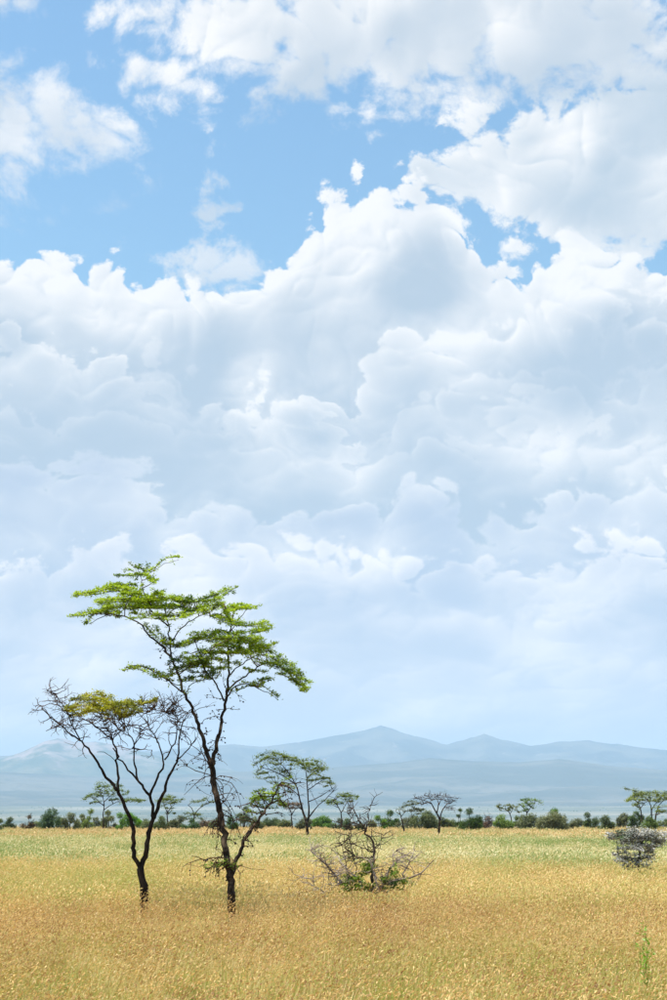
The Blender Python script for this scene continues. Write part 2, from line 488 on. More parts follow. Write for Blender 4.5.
def grass_mat(name, cols, green, green_lo, green_hi, trans=0.35, patch=0.16, brown=None, lift=1.0):
    m = new_mat(name)
    r = island(); o = objrandom(); pos = position()
    c = cmix(r, cols[0], cols[1])
    c = cmix(smooth(o, 0.5, 1.0), c, cols[2])
    if brown is not None:
        c = cmix(smooth(fbm(pos, 0.33, 3, 0.6) * 0.7 + o * 0.3, 0.42, 0.64) * 0.85, c, brown)
    if green is not None:
        g = fbm(vadd(pos, (40.0, 0.0, 0.0)), patch, 4, 0.62) * 0.72 + X.op('FRACT', o * 5.3) * 0.28
        c = cmix(smooth(g, green_lo, green_hi), c, green)
    finish(m, leafy(cscale(c, lift), trans, tint=(1.1, 1.0, 0.8)))
    return m

g_blade = grass_mat('grass_blade_gold', ((0.48, 0.36, 0.11), (0.68, 0.55, 0.20), (0.34, 0.33, 0.085)), (0.18, 0.26, 0.035), 0.46, 0.58, brown=(0.34, 0.22, 0.08), lift=1.1)
g_stalk = grass_mat('grass_stalk_gold', ((0.68, 0.55, 0.23), (0.88, 0.75, 0.39), (0.52, 0.46, 0.17)), (0.40, 0.43, 0.09), 0.49, 0.62, brown=(0.50, 0.34, 0.14), lift=1.08)
g_seed = grass_mat('grass_seed_head', ((0.56, 0.37, 0.13), (0.94, 0.74, 0.36), (0.30, 0.17, 0.07)), (0.52, 0.45, 0.14), 0.51, 0.66, brown=(0.46, 0.26, 0.11), lift=1.05)
f_seed = grass_mat('grass_seed_head_gold', ((0.68, 0.52, 0.22), (0.94, 0.79, 0.42), (0.54, 0.41, 0.17)), (0.54, 0.52, 0.18), 0.47, 0.62, brown=(0.64, 0.46, 0.21), lift=1.08)
p_blade = grass_mat('grass_blade_pale', ((0.40, 0.42, 0.12), (0.56, 0.53, 0.18), (0.48, 0.47, 0.16)), (0.19, 0.30, 0.06), 0.48, 0.58, patch=0.06)
p_stalk = grass_mat('grass_stalk_pale', ((0.60, 0.56, 0.24), (0.74, 0.68, 0.33), (0.56, 0.54, 0.22)), (0.32, 0.42, 0.13), 0.46, 0.58, patch=0.06)
p_seed = grass_mat('grass_feather_head', ((0.74, 0.67, 0.36), (0.90, 0.83, 0.55), (0.68, 0.60, 0.29)), (0.38, 0.46, 0.16), 0.46, 0.58, patch=0.06)
t_blade = grass_mat('grass_blade_tan', ((0.50, 0.39, 0.15), (0.64, 0.49, 0.21), (0.55, 0.45, 0.18)), (0.36, 0.40, 0.13), 0.5, 0.62, patch=0.05)
t_seed = grass_mat('grass_seed_tan', ((0.70, 0.54, 0.26), (0.82, 0.66, 0.36), (0.64, 0.50, 0.24)), (0.52, 0.52, 0.22), 0.5, 0.62, patch=0.05)

def make_tuft(name, seed, mats, radius, n_stalk, n_blade, height, width, head_len, head_w, lean=0.22, forb=0):
    """one tuft: basal blades, seed stalks bowing downwind, seed heads"""
    r = np.random.default_rng(seed)
    V = []; F = []; MI = []
    def ribbon(p, d0, bend, L, w, seg, mi, taper=0.15):
        side = Vector((-d0.y, d0.x, 0));
        if side.length < 1e-3: side = Vector((1, 0, 0))
        side.normalize(); ang = r.uniform(0, math.pi)
        side = Vector((math.cos(ang), math.sin(ang), 0)) * 0.8 + side * 0.2
        side.normalize()
        k0 = len(V); q = Vector(p); d = Vector(d0).normalized()
        for s in range(seg + 1):
            t = s / seg; ww = w * (1 - t * (1 - taper)) * 0.5
            V.append(tuple(q - side * ww)); V.append(tuple(q + side * ww))
            q = q + d * (L / seg); d = (d + bend * (1.0 / seg)).normalized()
        for s in range(seg):
            a = k0 + 2 * s
            F.append((a, a + 1, a + 3, a + 2)); MI.append(mi)
        return q, d
    for i in range(n_blade):
        a = r.uniform(0, 2 * math.pi); rr = radius * math.sqrt(r.uniform())
        p = Vector((rr * math.cos(a), rr * math.sin(a), -0.02))
        out = Vector((math.cos(a), math.sin(a), 0)) * r.uniform(0.05, 0.7)
        d = out + Vector((r.normal(0.10, 0.2), r.normal(0, 0.2), 1.0))
        ribbon(p, d, Vector((out.x * 0.5 + 0.15, out.y * 0.5, -r.uniform(0.1, 0.7))), height * r.uniform(0.35, 0.85), width * r.uniform(0.9, 1.9), 2, 0, 0.1)
    for i in range(n_stalk):
        a = r.uniform(0, 2 * math.pi); rr = radius * math.sqrt(r.uniform())
        p = Vector((rr * math.cos(a), rr * math.sin(a), -0.02))
        d = Vector((r.normal(lean * 0.6, 0.2), r.normal(0, 0.2), 1.0))
        L = height * r.uniform(0.65, 1.2)
        q, dd = ribbon(p, d, Vector((lean * r.uniform(0.6, 1.7), r.normal(0, 0.1), -0.05)), L, width * 0.75, 2, 1, 0.6)
        hl = head_len * r.uniform(0.6, 1.3); hw = head_w * r.uniform(0.6, 1.3)
        dd = (dd + Vector((r.normal(lean, 0.45), r.normal(0, 0.5), r.normal(-0.25, 0.4)))).normalized()
        for sd in (Vector((1, 0, 0)), Vector((0, 1, 0))):
            sdv = (sd - dd * sd.dot(dd))
            if sdv.length < 0.1: continue
            sdv.normalize(); k = len(V)
            V += [tuple(q - dd * 0.01), tuple(q + dd * hl * 0.42 + sdv * hw * 0.5), tuple(q + dd * hl), tuple(q + dd * hl * 0.42 - sdv * hw * 0.5)]
            F.append((k, k + 1, k + 2, k + 3)); MI.append(2)
    o = mesh_obj(name, V, np.array(F), mats, mat_index=MI)
    COL.objects.unlink(o)
    return o

def scatter_grass(name, tufts, pts, scl, lean_jit, label):
    """points carry turn, size and kind; the tufts are instanced on them"""
    n = len(pts)
    col = bpy.data.collections.new(name + '_tufts')
    for t in tufts: col.objects.link(t)
    me = bpy.data.meshes.new(name)
    me.vertices.add(n); me.vertices.foreach_set('co', np.asarray(pts, dtype=np.float32).ravel())
    at_ = me.attributes.new('turn', 'FLOAT_VECTOR', 'POINT')
    rot = np.stack([rng.normal(0, lean_jit, n), rng.normal(0, lean_jit, n), rng.normal(0, 0.5, n)], 1)
    at_.data.foreach_set('vector', rot.astype(np.float32).ravel())
    me.attributes.new('size', 'FLOAT', 'POINT').data.foreach_set('value', np.asarray(scl, dtype=np.float32))
    me.attributes.new('kind_index', 'INT', 'POINT').data.foreach_set('value', rng.integers(0, len(tufts), n).astype(np.int32))
    o = bpy.data.objects.new(name, me); COL.objects.link(o)
    g = bpy.data.node_groups.new(name, 'GeometryNodeTree')
    g.interface.new_socket('Geometry', in_out='INPUT', socket_type='NodeSocketGeometry')
    g.interface.new_socket('Geometry', in_out='OUTPUT', socket_type='NodeSocketGeometry')
    N = g.nodes; Lk = g.links
    gi = N.new('NodeGroupInput'); go = N.new('NodeGroupOutput')
    ci = N.new('GeometryNodeCollectionInfo'); ci.inputs['Collection'].default_value = col
    ci.inputs['Separate Children'].default_value = True; ci.inputs['Reset Children'].default_value = True
    ip = N.new('GeometryNodeInstanceOnPoints'); ip.inputs['Pick Instance'].default_value = True
    def attr(nm, ty):
        a = N.new('GeometryNodeInputNamedAttribute'); a.data_type = ty; a.inputs['Name'].default_value = nm
        return a.outputs[0]
    er = N.new('FunctionNodeEulerToRotation')
    Lk.new(attr('turn', 'FLOAT_VECTOR'), er.inputs[0])
    Lk.new(gi.outputs[0], ip.inputs['Points']); Lk.new(ci.outputs[0], ip.inputs['Instance'])
    Lk.new(attr('kind_index', 'INT'), ip.inputs['Instance Index'])
    Lk.new(er.outputs[0], ip.inputs['Rotation']); Lk.new(attr('size', 'FLOAT'), ip.inputs['Scale'])
    Lk.new(ip.outputs[0], go.inputs[0])
    md = o.modifiers.new('scatter', 'NODES'); md.node_group = g
    return tag(o, label, 'grass', kind='stuff')

def field(y0, y1, density, keep=None, margin=5.0, slope=0.30):
    """random points on the field, in a wedge a good deal wider than the picture"""
    out = []
    area_n = int(density * (y1 - y0) * (2 * (margin + slope * y1)))
    x = rng.uniform(-1, 1, area_n) * (margin + slope * y1); y = rng.uniform(y0, y1, area_n)
    ok = np.abs(x) < margin + slope * y
    x, y = x[ok], y[ok]
    if keep is not None:
        k = np.array([keep(a, b) for a, b in zip(x, y)]) > rng.uniform(0, 1, len(x))
        x, y = x[k], y[k]
    z = np.array([ground_z(a, b) for a, b in zip(x, y)])
    return np.stack([x, y, z], 1)

def band_edge(x): return 44 + 5 * fract_noise(x / 14, 1.3, 2.0, 3) * 2
def band_end(x): return 92 + 9 * fract_noise(x / 30, 7.3, 4.0, 3) * 2

gold = [make_tuft('tuft_gold', 10 + i, [g_blade, g_stalk, g_seed], 0.30, 64, 66, 0.34 + 0.05 * (i % 3), 0.0055, 0.030, 0.0115) for i in range(7)]
gold_far = [make_tuft('tuft_gold_wide', 30 + i, [g_blade, g_stalk, f_seed], 0.65, 100, 120, 0.40, 0.009, 0.048, 0.017) for i in range(5)]
pale = [make_tuft('tuft_pale', 50 + i, [p_blade, p_stalk, p_seed], 0.75, 105, 115, 0.40, 0.016, 0.085, 0.028) for i in range(5)]
tan_t = [make_tuft('tuft_tan', 70 + i, [t_blade, t_seed, t_seed], 1.1, 80, 100, 0.30, 0.03, 0.16, 0.06) for i in range(4)]

def gold_keep(x, y): return 1 - sstep(band_edge(x) - 4, band_edge(x) + 4, y)
def pale_keep(x, y): return sstep(band_edge(x) - 6, band_edge(x) + 4, y) * (1 - sstep(band_end(x) - 8, band_end(x) + 8, y))
CLEAR = [(231, 903, 25.6, 0.34, 1.0), (144.5, 895, 26.6, 0.36, 1.0), (362, 896, 28.6, 1.25, 0.9), (638, 868, 38.0, 0.8, 0.8)]
CLEAR = [(at(px_c, py_c, Y_c).x, Y_c, rx_c, ry_c) for px_c, py_c, Y_c, rx_c, ry_c in CLEAR]
def standing(x, y):
    for cx, cy, rx, ry in CLEAR:          # thin, trampled grass around the foot of trunks and bushes
        if ((x - cx) / rx) ** 2 + ((y - cy + ry * 0.6) / ry) ** 2 < 1: return 0.06
    return 1.0
P1 = field(2.5, 26, 12.0, standing, margin=6)
scatter_grass('tall_golden_grass', gold, P1, rng.normal(0.92, 0.14, len(P1)).clip(0.5, 1.4), 0.10, 'tall golden grass with russet seed heads over the open field around the trees')
P2 = field(26, 58, 5.0, lambda x, y: gold_keep(x, y) * standing(x, y))
scatter_grass('golden_grass', gold_far, P2, rng.normal(0.92, 0.14, len(P2)).clip(0.5, 1.4), 0.08, 'golden grass swaying behind the pair of acacias')
P3 = field(34, 125, 2.0, pale_keep)
scatter_grass('pale_feather_grass', pale, P3, rng.normal(0.9, 0.16, len(P3)).clip(0.5, 1.4), 0.08, 'band of pale green feathery grass across the field')
P4 = field(76, 172, 1.3, lambda x, y: sstep(band_end(x) - 8, band_end(x) + 8, y))
scatter_grass('tan_grass', tan_t, P4, rng.normal(0.9, 0.16, len(P4)).clip(0.5, 1.4), 0.06, 'strip of tan grass running along the foot of the far scrub')

# ------------------------------------------------------------------ trees: limbs, twigs, leaves
def bark_mat(name, dark, light, scale=9.0, thr=(0.5, 0.7)):
    m = new_mat(name)
    oc = objcoord()
    n = fbm(vadd(oc, oc, (0.0, 0.0, -0.55)), scale, 6, 0.65)
    n2 = fbm(oc, scale * 0.35, 3, 0.5)
    c = cmix(smooth(n * 0.65 + n2 * 0.35, *thr), dark, light)
    finish(m, principled(c, 0.95, n, 0.02, 0.1))
    return m

def leaf_mat(name, a, b, dark, trans=0.32, vary=0.0, old=None, tint=(1.2, 1.15, 0.6)):
    m = new_mat(name)
    r = island(); oc = objcoord()
    c = cmix(r, a, b)
    c = cmix(smooth(fbm(oc, 1.3, 3, 0.55), 0.48, 0.66), c, dark)
    if old: c = cmix(smooth(fbm(oc, 2.1, 3, 0.6), 0.55, 0.68), c, old)
    if vary:
        hs = X.tree.nodes.new('ShaderNodeHueSaturation'); X.tree.links.new(c, hs.inputs['Color'])
        o = objrandom()
        X.tree.links.new((o * vary + (1 - vary * 0.5)).s, hs.inputs['Value'])
        X.tree.links.new((X.op('FRACT', o * 7.31) * 0.05 + 0.475).s, hs.inputs['Hue'])
        X.tree.links.new((X.op('FRACT', o * 3.77) * vary + (1 - vary * 0.6)).s, hs.inputs['Saturation'])
        c = hs.outputs[0]
    finish(m, leafy(c, trans, tint=tint))
    return m

m_bark = bark_mat('bark_dark', (0.022, 0.016, 0.012), (0.20, 0.145, 0.10), 9.0, (0.49, 0.66))
m_bark2 = bark_mat('bark_black', (0.018, 0.013, 0.010), (0.085, 0.052, 0.032), 8.0, (0.50, 0.70))
m_twig = bark_mat('twig_brown', (0.045, 0.026, 0.017), (0.17, 0.10, 0.06), 14.0, (0.42, 0.62))
m_dead = bark_mat('dead_wood', (0.13, 0.09, 0.065), (0.50, 0.41, 0.34), 5.0, (0.38, 0.60))
m_deadbrown = bark_mat('dead_wood_dark', (0.035, 0.026, 0.022), (0.16, 0.115, 0.085), 7.0, (0.45, 0.65))
m_gall = new_mat('gall'); finish(m_gall, principled((0.022, 0.016, 0.014), 0.6))
m_leaf = leaf_mat('acacia_leaf', (0.22, 0.35, 0.018), (0.50, 0.62, 0.04), (0.08, 0.15, 0.016), 0.47)
m_leaf2 = leaf_mat('acacia_leaf_yellowing', (0.30, 0.34, 0.028), (0.50, 0.47, 0.045), (0.16, 0.19, 0.025), 0.42, old=(0.30, 0.20, 0.07))
m_leaf3 = leaf_mat('acacia_leaf_far', (0.14, 0.20, 0.030), (0.26, 0.31, 0.045), (0.07, 0.11, 0.025), 0.3, vary=0.35)
m_bushdark = leaf_mat('bush_leaf_dark', (0.06, 0.115, 0.025), (0.12, 0.19, 0.04), (0.035, 0.07, 0.02), 0.25, vary=0.35)
m_bushgrey = leaf_mat('bush_leaf_grey', (0.12, 0.155, 0.055), (0.21, 0.24, 0.095), (0.075, 0.10, 0.04), 0.25, vary=0.35)
m_bushbright = leaf_mat('bush_leaf_bright', (0.13, 0.24, 0.03), (0.22, 0.34, 0.045), (0.08, 0.14, 0.022), 0.3, vary=0.3)
m_bushbrown = leaf_mat('bush_leaf_dry', (0.16, 0.11, 0.07), (0.25, 0.17, 0.11), (0.10, 0.07, 0.045), 0.2, vary=0.3)
m_fresh = leaf_mat('fresh_leaf', (0.15, 0.32, 0.025), (0.26, 0.42, 0.04), (0.10, 0.22, 0.02), 0.4)
m_footleaf = leaf_mat('foot_leaf', (0.10, 0.19, 0.02), (0.26, 0.36, 0.03), (0.035, 0.07, 0.015), 0.35)
m_silver = leaf_mat('silver_leaf', (0.30, 0.31, 0.26), (0.62, 0.60, 0.57), (0.09, 0.14, 0.05), 0.12, old=(0.22, 0.18, 0.14), tint=(1, 1, 1))

class Wood:
    """collects tapered limbs as tubes"""
    def __init__(s): s.V = []; s.F = []; s.n = 0
    def limb(s, pts, rad, sides=7, knob=0.12, seed=0):
        pts = [Vector(p) for p in pts]
        r_ = random.Random(seed + len(s.F))
        n = len(pts); base = s.n
        up = Vector((0.13, 0.97, 0.21))
        for i, p in enumerate(pts):
            t = (pts[min(i + 1, n - 1)] - pts[max(i - 1, 0)])
            if t.length < 1e-9: t = Vector((0, 0, 1))
            t.normalize()
            u = t.cross(up)
            if u.length < 0.1: u = t.cross(Vector((1, 0, 0)))
            u.normalize(); v = t.cross(u)
            for k in range(sides):
                a = 2 * math.pi * k / sides
                rr = rad[i] * (1 + r_.uniform(-knob, knob))
                s.V.append(tuple(p + u * (math.cos(a) * rr) + v * (math.sin(a) * rr)))
        for i in range(n - 1):
            for k in range(sides):
                k2 = (k + 1) % sides
                s.F.append((base + i * sides + k, base + i * sides + k2, base + (i + 1) * sides + k2, base + (i + 1) * sides + k))
        s.F.append(tuple(base + (n - 1) * sides + k for k in range(sides)))
        s.F.append(tuple(base + k for k in reversed(range(sides))))
        s.n += n * sides
    def build(s, name, mat, parent, smooth_shade=True):
        return mesh_obj(name, s.V, s.F, mat, parent, smooth_shade)

class Leaves:
    def __init__(s): s.V = []; s.F = []
    def leaf(s, p, d, nrm, L, w):
        d = d.normalized(); sd = d.cross(nrm)
        if sd.length < 1e-3: sd = d.cross(Vector((0.3, 0.5, 0.8)))
        sd.normalize(); k = len(s.V)
        m = p + d * (L * 0.5)
        s.V += [tuple(p), tuple(m + sd * (w * 0.5)), tuple(p + d * L), tuple(m - sd * (w * 0.5))]
        s.F.append((k, k + 1, k + 2, k + 3))
    def clump(s, p, r_, n, size, spread, flat=0.5):
        for _ in range(n):
            d = Vector((r_.gauss(0, 1), r_.gauss(0, 1), r_.gauss(0.15, flat)))
            nr = Vector((r_.gauss(0, 0.5), r_.gauss(0, 0.5), 1))
            q = p + Vector((r_.gauss(0, spread), r_.gauss(0, spread), r_.gauss(0, spread * 0.55)))
            s.leaf(q, d, nr, size * r_.uniform(0.6, 1.3), size * r_.uniform(0.32, 0.5))
    def build(s, name, mat, parent):
        if not s.V: return None
        return mesh_obj(name, s.V, np.array(s.F), mat, parent)

def resample(pts, step):
    """points along a rounded polyline"""
    P = [Vector(p) for p in pts]
    if len(P) == 2: Q = P
    out = [P[0]]
    for i in range(len(P) - 1):
        p0 = P[max(i - 1, 0)]; p1 = P[i]; p2 = P[i + 1]; p3 = P[min(i + 2, len(P) - 1)]
        n = max(1, int((p2 - p1).length / step))
        for k in range(1, n + 1):
            t = k / n
            out.append(0.5 * ((2 * p1) + (p2 - p0) * t + (2 * p0 - 5 * p1 + 4 * p2 - p3) * t * t + (3 * p1 - p0 - 3 * p2 + p3) * t ** 3))
    return out

class Tree:
    """a tree traced limb by limb; (px, py) come from the photograph, every limb also has its own depth"""
    def __init__(s, Y, base_px, seed):
        s.Y = Y; s.r = random.Random(seed); s.px = Y / FPX * 1.0
        b = at(base_px[0], base_px[1], Y)
        s.base = Vector((b.x, Y, ground_z(b.x, Y)))
        s.wood = Wood(); s.twig = Wood(); s.leaves = Leaves(); s.nodes = []; s.branches = None
    def pt(s, x, y, dy=0.0):
        return at(x, y, s.Y + dy) - s.base
    def limb(s, pts, r0, r1, d0=0.0, d1=0.0, wob=0.012, sides=8, into=None):
        n = len(pts)
        P = [s.pt(x, y, d0 + (d1 - d0) * i / (n - 1)) for i, (x, y) in enumerate(pts)]
        P = resample(P, max(0.05, 4 * s.px))
        m = len(P)
        for i in range(1, m - 1):
            P[i] = P[i] + Vector((s.r.gauss(0, wob), s.r.gauss(0, wob * 2), s.r.gauss(0, wob * 0.6)))
        R = [r0 + (r1 - r0) * (i / (m - 1)) ** 0.8 for i in range(m)]
        if into is None and s.branches is not None:      # every limb above the stem is a piece of its own
            into = Wood(); s.branches.append(into)
        (into or s.wood).limb(P, R, sides, 0.14, seed=m)
        s.nodes += P
        return P
    def root_flare(s, x, y, r):
        """carry the trunk down to the soil below the grass"""
        top = s.pt(x, y); 
        P = [Vector((top.x + 0.03, 0.02, -0.12)), Vector((top.x * 0.5 + 0.01, 0.0, 0.02)), top + Vector((0, 0, 0.02))]
        s.wood.limb(resample(P, 0.06), [r * 1.55, r * 1.25] + [r * 1.05] * (len(resample(P, 0.06)) - 2), 9, 0.1)
    def nearest(s, p, lower=0.0):
        best = None; bd = 1e9
        for q in s.nodes:
            d = (q - p).length + max(0, q.z - p.z + lower) * 1.5
            if d < bd: bd = d; best = q
        return best
    def spray(s, pts, th, copies=3, depth=0.55, size=0.054, per=17, step=0.035, dens=1.0, r_twig=0.0055, connect=True, dshift=0.0):
        """a flat layer of foliage: twigs run along the stroke at several depths, leaf tufts sit on them"""
        for c in range(copies):
            dd = dshift + (0 if copies == 1 else (c - (copies - 1) / 2) * depth * 2 / copies) + s.r.gauss(0, depth * 0.25)
            jx, jy = s.r.gauss(0, 2.6), s.r.gauss(0, 2.2)
            P = [s.pt(x + jx + s.r.gauss(0, 1.2), y + jy + s.r.gauss(0, 1.3), dd + s.r.gauss(0, depth * 0.2)) for x, y in pts]
            P = resample(P, step)
            if connect:
                # join the layer to the limb next to it
                ax = s.pt(200, 700).x if s.Y < 30 else 0.0
                k = min(range(0, len(P), 3), key=lambda i: min((q - P[i]).length for q in s.nodes[::2]) + 0.3 * abs(P[i].x - ax))
                q = min(s.nodes, key=lambda n_: (n_ - P[k]).length)
                if (q - P[k]).length > 0.3: q = s.nearest(P[k], 0.1)
                mid = (q + P[k]) * 0.5 + Vector((s.r.gauss(0, 0.03), s.r.gauss(0, 0.03), -0.04))
                W = resample([q, mid, P[k]], 0.08)
                s.twig.limb(W, list(np.linspace(r_twig * 1.9, r_twig, len(W))), 5, 0.1)
            s.twig.limb(P[::2] if len(P) > 4 else P, list(np.interp(np.linspace(0, 1, len(P[::2] if len(P) > 4 else P)), [0, 0.5, 1], [r_twig * 0.6, r_twig, r_twig * 0.5])), 4, 0.1)
            t = th * s.px
            for i, p in enumerate(P):
                if s.r.random() > 0.9 * dens: continue
                lump = 0.55 + 0.9 * abs(mnoise.noise(p * 5.0))
                s.leaves.clump(p + Vector((0, 0, t * 0.15)), s.r, max(2, int(per * lump)), size, t * 0.5 * lump, 0.45)
                if s.r.random() < 0.22:           # short side shoots
                    d = Vector((s.r.gauss(0, 1), s.r.gauss(0, 1), s.r.gauss(0.25, 0.35))).normalized() * s.r.uniform(0.06, 0.17)
                    s.twig.limb([p, p + d], [0.005, 0.003], 3)
                    for f in (0.4, 0.75, 1.0):
                        s.leaves.clump(p + d * f, s.r, int(per * 0.7), size, 0.02, 0.5)
    def twigs(s, start, n, L, ang_up=0.2, side=None, r=0.006, fork=2, droop=0.0, into=None, zig=0.3):
        """bare crooked twigs growing off given points"""
        made = []
        for _ in range(n):
            p = Vector(s.r.choice(start)); d = Vector((s.r.gauss(0, 1) + (side or 0), s.r.gauss(0, 0.8), s.r.gauss(ang_up, 0.45))).normalized()
            ln = L * s.r.uniform(0.5, 1.3); k = 6
            P = [p]; dd = d
            for i in range(k):
                dd = (dd + Vector((s.r.gauss(0, zig), s.r.gauss(0, zig), s.r.gauss(-droop, zig * 0.8)))).normalized()
                P.append(P[-1] + dd * (ln / k))
            (into or s.twig).limb(P, list(np.linspace(r, r * 0.4, k + 1)), 4, 0.1); made.append(P)
            for f in range(fork):
                q = P[s.r.randrange(2, k)]; e = (dd + Vector((s.r.gauss(0, 0.7), s.r.gauss(0, 0.7), s.r.gauss(0.1 - droop, 0.6)))).normalized()
                P2 = [q]
                for i in range(3):
                    e = (e + Vector((s.r.gauss(0, zig), s.r.gauss(0, zig), s.r.gauss(-droop, zig)))).normalized()
                    P2.append(P2[-1] + e * (ln * 0.16))
                (into or s.twig).limb(P2, list(np.linspace(r * 0.6, r * 0.3, 4)), 3, 0.1); made.append(P2)
        return made
    def finish(s, name, label, cat='tree', group=None, wood=None, twigm=None, leafm=None, leaf_name='crown'):
        e = bpy.data.objects.new(name, None); COL.objects.link(e); e.location = s.base; e.empty_display_size = 0.3
        tag(e, label, cat, group)
        if s.wood.V:
            tr = s.wood.build('trunk', wood or m_bark, e)
            for b in s.branches or []: b.build('branch', wood or m_bark, tr)
        if s.twig.V: tag(s.twig.build('twigs', twigm or m_twig, e), kind='stuff')
        s.leaves.build(leaf_name, leafm or m_leaf, e)
        return e

def ball(V, F, p, r):
    k = len(V); q = (1 + 5 ** 0.5) / 2
    ico = [(-1, q, 0), (1, q, 0), (-1, -q, 0), (1, -q, 0), (0, -1, q), (0, 1, q), (0, -1, -q), (0, 1, -q), (q, 0, -1), (q, 0, 1), (-q, 0, -1), (-q, 0, 1)]
    fc = [(0, 11, 5), (0, 5, 1), (0, 1, 7), (0, 7, 10), (0, 10, 11), (1, 5, 9), (5, 11, 4), (11, 10, 2), (10, 7, 6), (7, 1, 8), (3, 9, 4), (3, 4, 2), (3, 2, 6), (3, 6, 8), (3, 8, 9), (4, 9, 5), (2, 4, 11), (6, 2, 10), (8, 6, 7), (9, 8, 1)]
    for v in ico: V.append(tuple(p + Vector(v) * (r / 1.9)))
    for f in fc: F.append((f[0] + k, f[1] + k, f[2] + k))

# ---- the tall green acacia
T = Tree(25.6, (231, 903), 11)
T.root_flare(231.5, 893, 0.066)
T.limb([(231.5, 897), (231, 881), (228, 867), (225, 844), (222, 825), (218, 805), (214, 786), (211, 764)], 0.068, 0.050)
ls = T.limb([(211.5, 768), (206, 750), (199.5, 729), (193, 712), (185, 695), (179, 676), (174, 664), (171, 652), (170, 639), (168, 624), (165, 609)], 0.042, 0.010, 0, -0.1)
rs = T.limb([(211.5, 766), (216, 750), (219, 733), (222.5, 717), (226, 700), (228, 679), (229, 660), (228, 643), (231, 624), (236, 606)], 0.040, 0.009, 0, 0.25)
T.branches = []
T.limb([(172, 658), (161, 645), (148, 634), (138, 622), (124, 617), (107, 614), (88, 614)], 0.022, 0.006, -0.1, -0.5)
T.limb([(107, 615), (97, 619), (89, 624)], 0.008, 0.004, -0.4, -0.6)
T.limb([(168, 626), (158, 617), (150, 610), (145, 597), (141, 580), (138, 567)], 0.016, 0.004, -0.1, 0.2)
T.limb([(143, 577), (150, 573), (165, 564), (179, 560)], 0.006, 0.003, 0.2, 0.3)
T.limb([(148, 606), (135, 598), (118, 591), (96, 592), (77, 594)], 0.010, 0.003, 0.0, 0.4)
T.limb([(166, 616), (176, 608), (190, 601), (207, 597), (219, 592), (232, 586)], 0.012, 0.004, 0, 0.5)
T.limb([(170, 642), (182, 628), (196, 618), (212, 610), (224, 604)], 0.014, 0.004, 0, -0.6)
T.limb([(182, 692), (169, 681), (156, 673), (146, 667), (136, 665), (124, 668)], 0.016, 0.004, -0.05, -0.6)
T.limb([(224, 701), (216, 684), (207, 672), (200, 655), (195, 640)], 0.018, 0.007, 0.1, -0.4)
T.limb([(227, 697), (236, 686), (246, 684), (259, 689), (268, 693), (277, 699)], 0.016, 0.004, 0.2, 0.0)
T.limb([(228, 692), (236, 682), (246, 676), (258, 667), (271, 662), (283, 668), (295, 678), (305, 687)], 0.018, 0.004, 0.2, -0.3)
T.limb([(228, 676), (240, 666), (252, 657), (265, 652), (276, 646)], 0.013, 0.004, 0.2, 0.7)
T.limb([(229, 650), (240, 640), (252, 634), (270, 628)], 0.012, 0.004, 0.25, 0.5)
T.limb([(230, 632), (240, 618), (248, 609), (257, 606)], 0.010, 0.003, 0.25, 0.0)
T.limb([(178, 676), (190, 666), (203, 656), (215, 645)], 0.012, 0.005, -0.1, -0.7)
T.limb([(185, 695), (192, 684), (204, 680), (216, 678)], 0.010, 0.004, -0.1, 0.5)
lb = T.limb([(229, 880), (236, 863), (242, 846), (250, 832), (260, 817), (269, 805), (277, 790), (282, 782)], 0.046, 0.012, 0.02, -0.35)
T.limb([(262, 814), (256, 806), (250, 803)], 0.012, 0.005, -0.2, -0.4)
T.limb([(268, 806), (277, 801), (283, 803)], 0.011, 0.004, -0.25, -0.1)
T.limb([(274, 796), (264, 796), (257, 790)], 0.009, 0.004, -0.3, -0.5)
